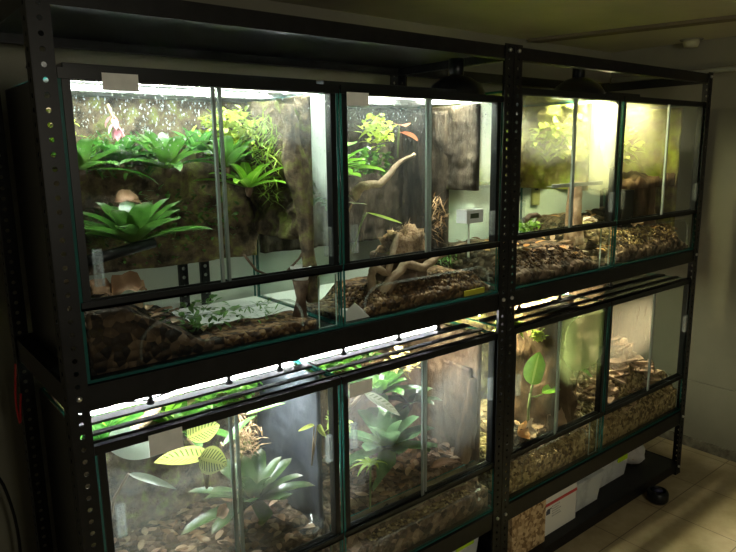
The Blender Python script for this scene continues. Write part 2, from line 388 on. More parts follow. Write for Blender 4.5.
# ------------------------------------------------------------------ terrariums
TY = .42
def terrarium(label, x0, x1, z0, z1, zr, xm, doors, side=None, back=(None, 0), sidepan=None, upper=True, film=False, tagx=None, tab=None, clips=(), frontfog=None, hz=None, topmat=None, divider=False, bare=.1, stile=.014):
    r = thing('terrarium', label, 'terrarium', ((x0+x1)/2, .2, z0))
    cx = (x0+x1)/2; g = .006
    E2 = [CLEAR, EDGE]
    b = MB(); b.box(x0, x1, .0, TY, z0, z0+g, 0, 1); b.build('glass_base', [CLEARB, EDGE], r)
    b = MB(); b.box(x0, x0+g, .0, TY, z0+g, z1, 0, 1); b.build('side_pane', [CLEARB, EDGE], r)
    b = MB(); b.box(x1-g, x1, .0, TY, z0+g, z1, 0, 1); b.build('side_pane', [side or CLEARB, EDGE], r)
    b = MB(); b.box(x0+g, x1-g, TY-g, TY, z0+g, z1, 0, 1); b.build('back_pane', [CLEARB, EDGE], r)
    b = MB(); b.box(x0+g, x1-g, .002, .008, z0+g, zr-.012, 0, 1); b.build('front_pane', [frontfog or CLEAR, EDGE], r)
    b = MB(); b.box(x0+g, x1-g, .03, TY-g, z1-g, z1, 0, 1); b.build('top_pane', [topmat or CLEAR, EDGE], r)
    b = MB(); b.box(x0+.002, x1-.002, -.006, .024, zr-.012, zr-.007); b.box(x0+.002, x1-.002, -.006, -.003, zr-.012, zr+.004); b.box(x0+.002, x1-.002, .021, .024, zr-.012, zr+.004); b.box(x0+.002, x1-.002, .009, .011, zr-.012, zr+.002)
    b.build('door_track', BLKPL, r)
    b = MB(); b.box(x0, x1, -.006, .009, z1-.004, z1+.004); b.box(x0, x1, -.006, -.003, z1-.014, z1-.004); b.box(x0, x1, .019, .023, z1-.014, z1+.004)
    b.build('top_track', BLKPL, r)
    for (xa, xb) in ((x0+.007, x0+.007+stile), (x1-.007-stile, x1-.007)):
        b = MB(); b.box(xa, xb, .0, .022, zr+.004, z1-.006); b.build('stile', BLKPL, r)
    zz0, zz1 = zr-.004, z1-.005
    for i, (xa, xb, ya) in enumerate(((x0+.012, xm+.012, .012), (xm-.012, x1-.012, .003))):
        b = MB(); b.box(xa, xb, ya, ya+.005, zz0, zz1, 0, 1)
        d = b.build('door', [doors[i] or CLEAR, EDGEG], r)
        ex = xb-.005 if i == 0 else xa
        b = MB(); b.box(ex-.0005, ex+.0055, ya-.0015, ya-.0003, zz0+.006, zz1); b.box(ex-.0005, ex+.0055, ya+.0053, ya+.0065, zz0+.006, zz1); b.build('edge_trim', TRIMG, d)
        if hz:
            hx = xa+.02 if i == 0 else xb-.036
            b = MB(); fw = .0025
            b.box(hx, hx+.016, ya-.007, ya-.001, hz-.034, hz+.034)
            for (p, q) in ((hx, hx+fw), (hx+.016-fw, hx+.016)): b.box(p, q, ya-.013, ya-.007, hz-.034, hz+.034)
            for (p, q) in ((hz-.034, hz-.034+fw), (hz+.034-fw, hz+.034)): b.box(hx, hx+.016, ya-.013, ya-.007, p, q)
            b.build('handle', ACRYL, d)
    if tagx:
        for (ta, tb, tz, th) in tagx:
            b = MB(); b.box(ta, tb, -.0085, -.0075, tz-th/2, tz+th/2)
            o = b.build('paper_tag', PAPER, r); o['label'] = 'blank paper tag taped at the top of the doors'
    if back[0]:
        zb = back[1]
        b = MB(); sd = x0*7+z0
        b.slab(x0+.01, x1-.01, zb, z1-.012, 44, 44, lambda u, v: .016+max(0, .03*(fbm((u*(2.5 if back[0] is CORKD else 1), v*(.4 if back[0] is CORKD else 1), sd), 9)+.35))+.012*fbm((u, v, sd), 40, 2), lambda u, v, h: (u, TY-g-.002-h, v), 0.0)
        b.build('background_panel', back[0], r)
    if sidepan:
        mt, zb, ya, wob = sidepan
        b = MB(); sd = x1*5+z0
        b.slab(ya, TY-.02, zb, z1-.012, 36, 44, lambda u, v: .008+max(0, wob*(fbm((u, v, sd), 11)+.4))+wob*.4*fbm((u, v, sd), 45, 2), lambda u, v, h: (x1-g-.002-h, u, v), 0.0)
        b.build('side_panel', mt, r)
    if film:
        b = MB(); b.box(x0-.0018, x0-.0003, .14, TY, z0+.002, z1-.002); b.build('side_film', FILM, r)
    if tab:
        b = MB(); b.box(tab[0], tab[1], .012, .017, z0+g, zr-.02, 0, 1); b.build('glass_divider', [CLEAR, EDGEG], r)
    if divider:
        b = MB(); b.box(x0+g, x1-g, .068, .073, z0+g, zr-.014, 0, 1); b.build('glass_divider', [DIVG, EDGE], r)
    if not upper:
        for (ya, yb) in ((.054, .070), (.112, .142)):
            b = MB(); b.box(x0+.004, x1-.004, ya, yb, z1, z1+.005); b.build('screen_frame', BLKPL, r)
        for xx, yy in clips:
            b = MB(); b.tube([(xx, yy, z1+.007), (xx, yy, z1+.014)], .009, 10); b.tube([(xx, yy, z1+.014), (xx, yy, z1+.026)], .005, 8); b.build('clip', BLKPL, r)
    return r
Z0U, Z1U, Z0L, Z1L = 1.001, 1.562, .293, .874
ZRU, ZRL = 1.152, .456
Z1R, ZRR = 1.588, 1.163
def rel(x0, x1, z0): return (x0+x1)/2, z0
X1, X2, X3, X4, X5 = (.311, .903), (.907, 1.478), (1.545, 2.103), (2.109, 2.722), None
# local fog coordinates: u = x - centre of the tank, z = height above its base
def F(xr, z0, *spots): c = (xr[0]+xr[1])/2; return [(x-c, z-z0, rx, rz, s) for x, z, rx, rz, s in spots]
def FS(z0, *spots): return [(y-.2, z-z0, ry, rz, s) for y, z, ry, rz, s in spots]
d1a = glass('t1_left_door', F(X1, Z0U, (.42, 1.50, .3, .05, .03)), drops=.8)
d1b = glass('t1_right_door', F(X1, Z0U, (.80, 1.50, .2, .06, .05)), drops=.35)
s1 = glass('t1_side', FS(Z0U, (.05, 1.48, .09, .16, .95), (.05, 1.33, .09, .12, .2)), axis=1, streak=.3)
d2a = glass('t2_left_door', F(X2, Z0U, (1.05, 1.51, .2, .05, .05)), drops=.45, base=.012, streak=.5)
d2b = glass('t2_right_door', drops=.3)
s2 = glass('t2_side', FS(Z0U, (.05, 1.49, .1, .16, .95), (.05, 1.3, .1, .12, .15)), axis=1, fogcol=(.9, .9, .75))
d3a = glass('t3_left_door', F(X3, Z0U, (1.7, 1.49, .3, .11, .22)), streak=.2, fogcol=(.8, .78, .6))
d3b = glass('t3_right_door', F(X3, Z0U, (1.99, 1.45, .2, .17, .2), (2.06, 1.46, .07, .12, .6)), streak=.2, fogcol=(.85, .85, .6))  # second, stronger fog spot paints in the white glare by the dome lamp
s3 = glass('t3_side', FS(Z0U, (.06, 1.46, .14, .18, .8)), axis=1, fogcol=(.9, .9, .6))
d4a = glass('t4_left_door', F(X4, Z0U, (2.27, 1.48, .25, .15, .12)), streak=.2, fogcol=(.8, .76, .55))
d4b = glass('t4_right_door', F(X4, Z0U, (2.6, 1.5, .2, .1, .12)), base=.02)
T1 = terrarium('planted glass tank at the upper left with bromeliads and a rosette by its left door', *X1, Z0U, Z1U, ZRU, .608, (d1a, d1b), s1, (MOSSB, 1.135), (MOSSB, 1.205, .10, .03), film=True, tagx=[(.383, .447, 1.546, .03)], tab=(.845, .895), hz=1.215, topmat=FROST)
T2 = terrarium('upper glass tank with a broad dark cork slab and driftwood, second from left', *X2, Z0U, Z1U, ZRU, 1.198, (d2a, d2b), s2, (CORKD, 1.137), (CORKD, 1.30, .075, .012), tagx=[(.922, .986, 1.537, .03)], hz=1.213, topmat=FROST)
T3 = terrarium('upper foggy glass tank glowing brightest yellow green beside the middle posts', *X3, Z0U, Z1R, ZRR, 1.845, (d3a, d3b), s3, (MOSST, 1.29), (MOSST, 1.27, .11, .02), tab=(2.04, 2.095), hz=1.235)
T4 = terrarium('upper glass tank at the far right end, fogged left door and clear right door', *X4, Z0U, Z1R, ZRR, 2.448, (d4a, d4b), None, (MOSST, 1.29), (MOSST, 1.06, .085, .02), hz=1.24)
X5, X6, X7, X8 = (.310, .890), (.894, 1.488), (1.552, 2.094), (2.100, 2.727)
d5a = glass('t5_left_door', F(X5, Z0L, (.47, .58, .24, .18, .06), (.36, .8, .06, .2, .05)), base=.015, streak=.3, fogcol=(.8, .82, .72))
d5b = glass('t5_right_door', F(X5, Z0L, (.64, .60, .16, .13, .03)), base=.01, fogcol=(.75, .8, .72))
d6a = glass('t6_left_door', F(X6, Z0L, (.95, .72, .1, .2, .06)), base=.02)
d6b = glass('t6_right_door', F(X6, Z0L, (1.33, .68, .15, .15, .06), (1.42, .76, .1, .16, .03)), base=.006, streak=.4, fogcol=(.75, .78, .68))
d7a = glass('t7_left_door', F(X7, Z0L, (1.6, .9, .02, .02, .05)), base=.015)
d7b = glass('t7_right_door', F(X7, Z0L, (1.98, .76, .2, .14, .42)), streak=.08, fogcol=(.62, .74, .34))  # fog tinted yellow-green to carry the glow from the lit tank
d8a = glass('t8_left_door', F(X8, Z0L, (2.25, .74, .3, .13, .32)), streak=.08, fogcol=(.78, .68, .52))
fr6 = glass('t6_front', base=.03, fogcol=(.6, .58, .48))
fr5 = glass('t5_front', base=.06, fogcol=(.6, .6, .52))
cl5 = [(.47, .13), (.66, .13), (.80, .13)]
terrarium('lower left glass tank with a patterned yellow leaf and fogged left door', *X5, Z0L, Z1L, ZRL, .606, (d5a, d5b), None, (MOSSB, .44), (GREYP, .44, .075, .004), upper=False, film=True, tagx=[(.412, .482, .848, .045)], clips=cl5, hz=.705, frontfog=fr5)
terrarium('lower glass tank with large dark bromeliads left of the middle posts', *X6, Z0L, Z1L, ZRL, 1.186, (d6a, d6b), None, (CORK, .44), (CORK, .44, .06, .012), upper=False, divider=True, tagx=[(.914, .986, .838, .036)], clips=[(1.0, .13), (1.2, .13), (1.36, .13)], hz=.71, frontfog=fr6)
terrarium('lower glass tank with a thick cork trunk right of the middle posts', *X7, Z0L, Z1L, ZRL, 1.815, (d7a, d7b), None, (MOSSB, .44), (CORK, .44, .14, .02), upper=False, clips=[(1.75, .13), (1.98, .13)], hz=.685, tab=(2.035, 2.085))
terrarium('lower glass tank at the far right end with a bark pile', *X8, Z0L, Z1L, ZRL, 2.44, (d8a, None), None, (CORKT, .44), None, upper=False, clips=[(2.32, .13)], hz=.69)

# ------------------------------------------------------------------ lamps
def led(label, x0, x1, y0, y1, z, s, c, skirt=True):
    t = thing('led_light_bar', label, 'light', ((x0+x1)/2, (y0+y1)/2, z))
    b = MB(); b.box(x0, x1, y0, y1, z+.008, z+.020)
    if skirt:
        b.box(x0, x1, y0-.003, y0, z, z+.020); b.box(x0, x1, y1, y1+.003, z, z+.020)
    else:
        b.box(x0, x1, y1, y1+.003, z, z+.020); b.box(x0-.003, x0, y0, y1, z, z+.020); b.box(x1, x1+.003, y0, y1, z, z+.020)
    b.build('housing', BLKPL if skirt else ALU, t, bevel=.001)
    b = MB(); b.box(x0+.006, x1-.006, y0+.002, y1-.002, z+.0015, z+.008); b.build('diffuser', emit('led_'+label[:12], c, s), t)
    return t
SU = 110; WHITE = (.93, 1, .95)
led('white light bar near the front of the glass top of the upper left tank', .34, .895, .075, .115, Z1U+.002, SU, WHITE)
led('white light bar further back on the glass top of the upper left tank', .34, .88, .25, .29, Z1U+.002, SU, WHITE)
led('white light bar near the front of the glass top of the cork slab tank', .915, 1.462, .075, .115, Z1U+.002, SU, WHITE)
led('white light bar further back on the glass top of the cork slab tank', .93, 1.3, .25, .29, Z1U+.002, SU, WHITE)
led('long white light bar on the lower left tank under the shelf', .33, .88, .186, .206, Z1L+.001, 210, (.95, .98, 1), False)
led('white light bar on the lower bromeliad tank under the shelf', .90, 1.42, .186, .206, Z1L+.001, 210, (.97, .96, 1), False)
led('yellowish light bar on the lower cork trunk tank', 1.63, 2.06, .2, .24, Z1L+.002, 270, (1, .94, .62))
led('yellowish light bar on the lower bark pile tank', 2.14, 2.6, .2, .24, Z1L+.002, 75, (1, .9, .66))
def dome(label, c, rad, tilt, s, col):
    t = thing('dome_lamp', label, 'lamp', c)
    M = Matrix.Rotation(tilt, 4, 'Y')
    pr = [(rad, 0), (rad*.96, rad*.18), (rad*.8, rad*.42), (rad*.5, rad*.62), (rad*.25, rad*.7), (.02, rad*.72)]
    b = MB(); b.lathe(pr, c, 28, 0, M); b.lathe([(r*.97, z-.002) for r, z in pr][::-1], c, 28, 1, M)
    b.lathe([(rad*.97, -.002), (rad*1.03, -.003), (rad*1.03, .003), (rad, .003)], c, 28, 0, M); b.build('shade', [BLKPL, ALU], t)
    b = MB(); b.lathe([(.02, rad*.7), (.022, rad*.72), (.022, rad*1.25), (.0, rad*1.25)], c, 16, 0, M); b.build('socket', BLKPL, t)
    b = MB(); q = [(.026*math.sin(k*PI/8), .034-.026*math.cos(k*PI/8)) for k in range(9)]; b.lathe(q, c, 16, 0, M); b.build('bulb', emit('bulb_'+label[:9], col, s), t)
dome('black dome lamp on the brightest yellow green tank', (2.05, .14, Z1R+.007), .092, 0, 900, (1, .94, .72))
dome('black dome lamp on the cork slab tank beside the middle posts', (1.425, .13, Z1U+.008), .085, 0, 1500, (1, .97, .78))
led('dim yellowish light bar on the upper far right tank', 2.13, 2.32, .06, .10, Z1R+.002, 260, (1, .88, .5))  # added bar, placed to brighten the white board behind the tanks

# ------------------------------------------------------------------ beds
def bed(name, label, cat, mt, x0, x1, y0, y1, zb, h, nu=40, nv=30):
    b = MB(); b.slab(x0, x1, y0, y1, nu, nv, h, lambda u, v, hh: (u, v, hh), zb)
    return tag(b.build(name, mt, at=((x0+x1)/2, (y0+y1)/2, zb)), label, cat, None, 'stuff')
def pebbles(name, label, mt, x0, x1, y0, y1, h, n, r, zmin):
    b = MB()
    for i in range(n):
        x = R.uniform(x0+r*2, x1-r*2); y = R.uniform(y0+r*1.5, y1); z = h(x, y); rr = r*R.uniform(.6, 1.2)
        a = R.random()*PI
        V = [Vector((math.cos(a+k*PI/2)*rr*R.uniform(.7, 1.1), math.sin(a+k*PI/2)*rr*R.uniform(.7, 1.1), 0)) for k in range(4)]
        V = [Vector((0, 0, rr*.7))]+V+[Vector((0, 0, -rr*.7))]
        b.add([v+Vector((x, max(y, y0+rr), z+rr*.2)) for v in V], [(0, 1, 2), (0, 2, 3), (0, 3, 4), (0, 4, 1), (5, 2, 1), (5, 3, 2), (5, 4, 3), (5, 1, 4)], 0, None, True)
    return tag(b.build(name, mt, at=((x0+x1)/2, (y0+y1)/2, zmin)), label, 'gravel', None, 'stuff')
def litter(label, x0, x1, y0, y1, h, n, sz, mats, at, name='leaf_litter', chip=False):
    b = MB()
    for i in range(n):
        x = R.uniform(x0, x1); y = R.uniform(y0, y1); z = h(x, y)+.004
        B = (x0-.02, x1+.02, y0, y1+.03, z-.02, z+.2)
        if chip:
            M = Matrix.Translation((x, y, z+.006)) @ Matrix.Rotation(R.uniform(0, PI), 4, 'Z') @ Matrix.Rotation(R.uniform(-.5, .5), 4, 'Y') @ Matrix.Rotation(R.uniform(-.6, .6), 4, 'X')
            l, w, k = sz*R.uniform(.5, 1.1), sz*R.uniform(.15, .35), sz*R.uniform(.06, .12)
            b.box(-l/2, l/2, -w/2, w/2, -k/2, k/2, R.randrange(len(mats)), None, M)
            for q in range(len(b.v)-8, len(b.v)):
                p = b.v[q]; b.v[q] = (min(max(p[0], x0), x1), min(max(p[1], y0), y1+.04), p[2])
        else:
            b.blade((x, y, z), R.uniform(0, 2*PI), R.uniform(.0, .5), sz*R.uniform(.6, 1.2), sz*R.uniform(.35, .6), R.uniform(.2, 1.4), 5, R.randrange(len(mats)), 'oval', R.uniform(-.4, .6), B)
    return tag(b.build(name, mats, at=at), label, 'leaf litter' if not chip else 'bark chips', None, 'stuff')
def nz(u, v, s=14, a=.012): return a*fbm((u, v, 3.3), s, 3)
h1 = lambda x, y: max(1.012, 1.03+.10*max(0, min(1, (.56-x)/.16))*min(1, y/.03+.3)+nz(x, y))
bed('soil_bed', 'dark soil mound at the left of the upper left tank', 'soil', SOIL, .325, .60, .02, .40, 1.008, h1)
bed('gravel_bed', 'thin dark gravel strip along the front of the upper left tank', 'gravel', GRAVD, .602, .84, .02, .13, 1.008, lambda x, y: 1.03+nz(x, y, 14, .006), 24, 10)
b = MB(); b.box(.604, .893, .135, .405, 1.0075, 1.013); tag(b.build('floor_liner', WALLB, at=(.75, .27, 1.0075)), 'pale liner sheet on the floor of the upper left tank', 'liner')
b = MB(); b.box(.916, 1.17, .215, .405, 1.0075, 1.013); tag(b.build('floor_liner', WALLB, at=(1.04, .3, 1.0075)), 'pale liner sheet at the back of the cork slab tank floor', 'liner')
h2 = lambda x, y: max(1.012, 1.02+.045*min(1, max(0, (x-.99)/.05))*min(1, max(0, (1.47-x)/.05))*min(1, y/.05)+nz(x, y, 14, .006))
bed('gravel_bed', 'reddish brown drainage gravel in the front of the cork slab tank', 'gravel', GRAVD, .916, 1.468, .02, .21, 1.008, h2)
pebbles('gravel', 'loose reddish pebbles heaped behind the front pane of the cork slab tank', GRAVD, .99, 1.45, .02, .10, h2, 500, .007, 1.012)
eg = lambda x, a, b: max(0, min(1, (x-a)/.07))*max(0, min(1, (b-x)/.07))
h3 = lambda x, y: max(1.012, 1.012+eg(x, 1.54, 2.06)*(.02+.05*min(1, max(0, y-.02)/.06))+.01*min(1, max(0, (y-.08)/.2))+nz(x, y))
bed('gravel_bed', 'brown gravel bed in the brightest yellow green tank', 'gravel', LITTERS, 1.556, 2.094, .02, .40, 1.008, h3)
pebbles('gravel', 'coarse brown gravel behind the front pane of the yellow green tank', GRAVD, 1.565, 2.03, .025, .11, h3, 420, .008, 1.012)
h4 = lambda x, y: max(1.012, 1.012+eg(x, 2.13, 2.71)*(.03+.055*min(1, max(0, y-.02)/.05))+.05*min(1, max(0, (y-.08)/.2))+nz(x, y))
bed('gravel_bed', 'tan gravel bed in the upper far right tank', 'gravel', LITTERS, 2.118, 2.712, .02, .40, 1.008, h4)
pebbles('gravel', 'coarse tan gravel behind the front pane of the upper far right tank', GRAV, 2.14, 2.68, .022, .11, h4, 520, .008, 1.012)
def hl(off, front, back, lump=.012):
    def h(x, y): return max(.306, front+(back-front)*min(1, max(0, (y-.068)/.012))+nz(x+off, y, 13, lump if y > .07 else .003))
    return h
h5 = hl(0, .36, .445); h6 = hl(2, .366, .445)
bed('leaf_litter_bed', 'brown soil floor of the lower left tank', 'soil', LITTERS, .322, .880, .02, .40, .301, h5)
bed('leaf_litter_bed', 'brown soil floor of the lower bromeliad tank', 'soil', LITTERS, .905, 1.478, .02, .40, .301, h6)
pebbles('gravel', 'amber gravel trough at the front of the lower bromeliad tank', GRAV, 1.0, 1.42, .022, .062, h6, 520, .006, .306)
h7 = lambda x, y: max(.306, .375+.06*min(1, max(0, (y-.03)/.06))+.12*max(0, min(1, (x-1.9)/.25))*min(1, max(0, (y-.06)/.2))+nz(x, y, 13, .01))
h8 = lambda x, y: max(.306, .385+.06*min(1, max(0, (y-.03)/.05))+.16*math.exp(-((x-2.42)/.16)**2)*min(1, max(0, (y-.03)/.1))+nz(x, y, 13, .012))
bed('gravel_bed', 'tan gravel bed in the lower cork trunk tank', 'gravel', GRAV, 1.562, 2.084, .02, .40, .301, h7)
bed('gravel_bed', 'tan gravel bed in the lower far right tank', 'gravel', GRAV, 2.110, 2.717, .02, .40, .301, h8)
pebbles('gravel', 'pale gravel behind the front pane of the lower cork trunk tank', GRAV, 1.565, 2.03, .022, .06, h7, 500, .007, .306)
pebbles('gravel', 'pale gravel behind the front pane of the lower far right tank', GRAV, 2.12, 2.705, .022, .06, h8, 600, .007, .306)
litter('brown dead leaves littering the floor of the lower left tank', .34, .86, .05, .38, h5, 170, .04, [DEAD[1], WOODD, DEAD[1], WOOD, DEAD[0]], (.6, .2, .44))
litter('brown dead leaves littering the floor of the lower bromeliad tank', .92, 1.46, .075, .38, h6, 170, .045, [DEAD[1], WOODD, DEAD[1], WOOD, DEAD[0]], (1.2, .2, .44))
litter('dead leaves on the dark soil of the upper left tank', .34, .60, .03, .36, h1, 40, .045, DEAD[:2], (.5, .2, 1.03))
litter('bits of dead leaf on the gravel of the yellow green tank', 1.61, 2.07, .04, .34, h3, 70, .045, DEAD, (1.85, .2, 1.03))
litter('dead leaves on the tan gravel of the upper far right tank', 2.13, 2.7, .05, .34, h4, 60, .05, DEAD, (2.4, .2, 1.03))
litter('bark chips strewn on the floor of the lower cork trunk tank', 1.66, 2.07, .04, .36, h7, 170, .085, [BARKC, CORK, CORKT, BARKC], (1.85, .2, .38), 'bark_chips', True)
litter('bark chips heaped in the lower far right tank', 2.13, 2.68, .03, .34, h8, 230, .095, [BARKC, CORK, CORKT, BARKC], (2.4, .2, .38), 'bark_chips', True)

# ------------------------------------------------------------------ plants
def rosette(label, c, n, Ln, W, mt, B, el=(1.15, .25), droop=.9, name='bromeliad', cat='bromeliad', kind='strap', az0=None, fold=.35, flower=None, seed=0):
    rr = random.Random(seed or label)
    t = thing(name, label, cat, c)
    b = MB(); a0 = rr.random()*6
    for i in range(n):
        q = i/(n-1); a = a0+i*2.39996
        e = el[0]*(1-q)+el[1]*q+rr.uniform(-.1, .1)
        b.blade((c[0]+.008*math.cos(a), c[1]+.008*math.sin(a), c[2]+.006*(1-q)), a, e, Ln*(.62+.38*q)*rr.uniform(.88, 1.1), W*rr.uniform(.85, 1.1), droop*rr.uniform(.7, 1.2), 9, 0, kind, fold, B)
    b.build('leaves', mt, t)
    b = MB(); b.lathe([(0, -.022), (.006, -.02), (.010, -.004), (.008, .006), (0, .008)], c, 10); b.build('stem_base', WOODD, t)
    if flower:
        b = MB()
        for k in range(9):
            a = k*2.4; b.blade((c[0], c[1], c[2]+.012), a, 1.2-.1*k, flower[1], flower[1]*.35, .6, 5, 0, 'lance', .2, B)
        b.build('bract', flower[0], t)
    return t
BI = lambda X, z0, z1: (X[0]+.012, X[1]-.014, .028, TY-.03, z0, z1)
B1 = BI(X1, 1.02, 1.538); B2 = BI(X2, 1.02, 1.538); B3 = BI(X3, 1.02, 1.538); B4 = BI(X4, 1.02, 1.538)
B5 = BI(X5, .31, .862); B6 = BI(X6, .31, .862); B7 = BI(X7, .31, .862); B8 = BI(X8, .31, .862)
rosette('big green bromeliad nearest the left door of the upper left tank', (.47, .15, 1.235), 17, .155, .046, G_BROM, B1, (1.2, .25), .5, seed=3)
rosette('green bromeliad high at the left of the upper left tank', (.41, .27, 1.385), 16, .15, .034, G_BROM, B1, (1.1, .1), .9, seed=5)
rosette('arching green bromeliad at the middle of the upper left tank', (.60, .26, 1.385), 18, .16, .03, G_BROM, B1, (1.2, .15), .8, seed=8)
rosette('bright green bromeliad beside the slanting trunk', (.775, .2, 1.335), 16, .125, .03, G_BRITE, B1, (1.1, .2), .8, seed=11)
rosette('small green bromeliad just left of the door edge', (.69, .28, 1.42), 14, .10, .03, G_MID, B1, (1.2, .3), .7, seed=12)
def clump(label, c, rad, n, ls, mt, B, name='creeping_plant', cat='plant', kind='ovate', asp=.6):
    rr = random.Random(label); b = MB()
    for i in range(n):
        while True:
            v = Vector((rr.uniform(-1, 1), rr.uniform(-1, 1), rr.uniform(-1, 1)))
            if v.length < 1: break
        p = [c[k]+v[k]*rad[k] for k in range(3)]
        p = [min(max(p[k], B[2*k]+.004), B[2*k+1]-.004) for k in range(3)]
        b.blade(p, rr.uniform(0, 2*PI), rr.uniform(-.8, 1.0), ls*rr.uniform(.6, 1.2), ls*asp*rr.uniform(.7, 1.2), rr.uniform(.1, .9), 4, 0, kind, .2, B)
    return tag(b.build(name, mt, at=(c[0], c[1], c[2])), label, cat)
clump('yellow green creeper growing high at the back behind the door edge', (.79, .31, 1.475), (.10, .07, .06), 380, .026, G_YEL, B1)
clump('fine leaved moss plant hanging beside the top of the trunk', (.86, .3, 1.42), (.03, .1, .09), 160, .03, G_BRITE, B1, kind='lance', asp=.3)
clump('pale green moss tuft at the upper left corner behind the door', (.37, .33, 1.45), (.06, .05, .07), 120, .026, G_YEL, B1, 'moss_tuft', 'moss')
clump('low olive ferns at the back between two upper bromeliads', (.52, .35, 1.42), (.12, .03, .06), 160, .03, G_FERN, B1, 'fern', 'fern', 'lance', .35)
clump('dark trailing plant on the lower background of the upper left tank', (.62, .33, 1.27), (.2, .03, .07), 150, .022, G_FERN, B1, 'trailing_plant')
clump('dark seedlings silhouetted low against the white board', (.60, .12, 1.06), (.10, .05, .04), 110, .022, G_FERN, B1, 'seedling_patch')
clump('thin dark seedlings low in front of the pale wall near the corner', (.74, .10, 1.05), (.06, .04, .03), 70, .024, G_FERN, B1, 'seedling_patch', 'plant', 'lance', .25)
rosette('broad dark bromeliad between the two high ones of the upper left tank', (.515, .33, 1.40), 14, .12, .036, G_MID, B1, (1.1, .2), .8, seed=31)
rosette('bright upright bromeliad just right of the door edge', (.73, .22, 1.385), 14, .12, .03, G_BROM, B1, (1.25, .35), .6, seed=33)
clump('bright hanging strands of fern left of the slanting trunk', (.825, .2, 1.40), (.03, .06, .12), 220, .04, G_LIME, B1, 'fern', 'fern', 'lance', .12)
clump('olive moss patches over the dark lower background of the upper left tank', (.60, .37, 1.24), (.25, .02, .09), 260, .014, G_FERN, B1, 'moss_patch', 'moss')
def broadleaf(label, base, leaves, mt, B, name='broadleaf_plant', stem=STEM, cat='plant', r=.0025, kind='ovate'):
    """leaves: (tip attach point, azimuth, elevation, length, width, droop)"""
    t = thing(name, label, cat, base)
    for (p, az, el, ln, w, dr) in leaves:
        q = Vector(p); bb = Vector(base); mid = (q+bb)/2+Vector((0, 0, .15*(q-bb).length))
        s = MB(); s.tube([bb, bb*.5+mid*.5, mid, q*.5+mid*.5+Vector((0, 0, .004)), q], r, 6); s.build('stem', stem, t)
        b = MB(); b.blade(q, az, el, ln, w, dr, 10, 0, kind, .22, B); b.build('leaf', mt, t)
    return t
# upper left: trunk, pink flower, dead leaves
def trunk(label, pts, rad, mt, name='cork_trunk', cat='trunk', amp=.25, n=22, sub=26, fs=22):
    pts = [Vector(p) for p in pts]; b = MB(); V = []; k = sub
    for i in range(k+1):
        t = i/k*(len(pts)-1); j = min(int(t), len(pts)-2); f = t-j; c = pts[j].lerp(pts[j+1], f); r0 = rad[j]*(1-f)+rad[j+1]*f
        for a in range(n):
            w = 2*PI*a/n; d = Vector((math.cos(w), math.sin(w), 0))
            rr = r0*(1+amp*noise.fractal(Vector((d.x*r0*fs, d.y*r0*fs, c.z*9)), 1, 2, 4))
            V.append(c+d*rr)
    F_ = [(i*n+j, i*n+(j+1) % n, (i+1)*n+(j+1) % n, (i+1)*n+j) for i in range(k) for j in range(n)]
    F_ += [tuple(range(n))[::-1], tuple(k*n+j for j in range(n))]
    b.add(V, F_, 0, None, True)
    return tag(b.build(name, mt, at=tuple(pts[0])), label, cat)
trunk('slanting mossy cork trunk at the right of the upper left tank', [(.868, .07, 1.06), (.862, .085, 1.25), (.85, .10, 1.40), (.842, .12, 1.53)], [.014, .019, .024, .018], MOSSB, amp=.6, fs=40, sub=50)
t = thing('pink_flower', 'pink flower spike hanging at the upper left behind the tag', 'flower', (.495, .30, 1.505))
b = MB(); b.tube([(.488, .30, 1.53), (.497, .3, 1.50), (.51, .3, 1.46)], [.003, .004, .003], 6); b.build('stem', STEMB, t)
b = MB()
for k in range(9): b.blade((.492+.002*k, .30, 1.51-.005*k), k*2.4, -.9, .032, .016, .5, 5, 0, 'ovate', .3)
b.build('petals', PINK, t)
def deadleaf(label, c, az, el, ln, w, mt, droop=.5, roll=0):
    b = MB(); b.blade(c, az, el, ln, w, droop, 12, 0, 'ovate', .75, None, roll)
    b.v = [tuple(Vector(p)+Vector((noise.noise(Vector(p)*55), noise.noise(Vector(p)*55+Vector((9, 0, 0))), noise.noise(Vector(p)*55+Vector((0, 9, 0)))))*w*.22) for p in b.v]
    return tag(b.build('dead_leaf', mt, at=c), label, 'dead leaf', 'large dead leaves')
deadleaf('curled brown dead leaf caught above the big green bromeliad', (.435, .135, 1.325), .1, .2, .055, .032, DEAD[1], .9, .7)
deadleaf('folded tan dead leaf low by the left handle of the upper left tank', (.385, .05, 1.15), .15, .45, .075, .05, DEAD[1], 1.4, .7)
deadleaf('small round brown dead leaf on the left soil mound', (.35, .06, 1.16), .3, .1, .05, .045, DEAD[1], .4, .8)
deadleaf('orange tan dead leaf in the corner beside the middle posts, lower tank', (1.63, .03, .492), .25, .3, .07, .055, DEAD[3], .6, 1.0)
deadleaf('pale dead leaf beside the orange one in the lower trunk tank', (1.685, .035, .485), .3, .35, .06, .05, DEAD[2], .6, 1.0)
deadleaf('round tan dead leaf under the foggy left door of the lower left tank', (.565, .04, .615), .1, .3, .035, .03, DEAD[1], .3, 1.0)
deadleaf('large flat dead leaf leaning at the foot of the thick cork trunk', (1.86, .05, .41), .5, 1.1, .13, .07, DEAD[0], .4, .4)
deadleaf('long dead leaf on the floor right of the big dark bromeliad', (1.30, .1, .46), -.2, .1, .10, .03, DEAD[1], .3, .5)
b = MB(); b.tube([(.335, .08, 1.215), (.42, .1, 1.226), (.50, .12, 1.236)], .011, 12)
tag(b.build('black_pipe', BLKPL, at=(.335, .08, 1.215)), 'black pipe lying below the big green bromeliad', 'pipe')
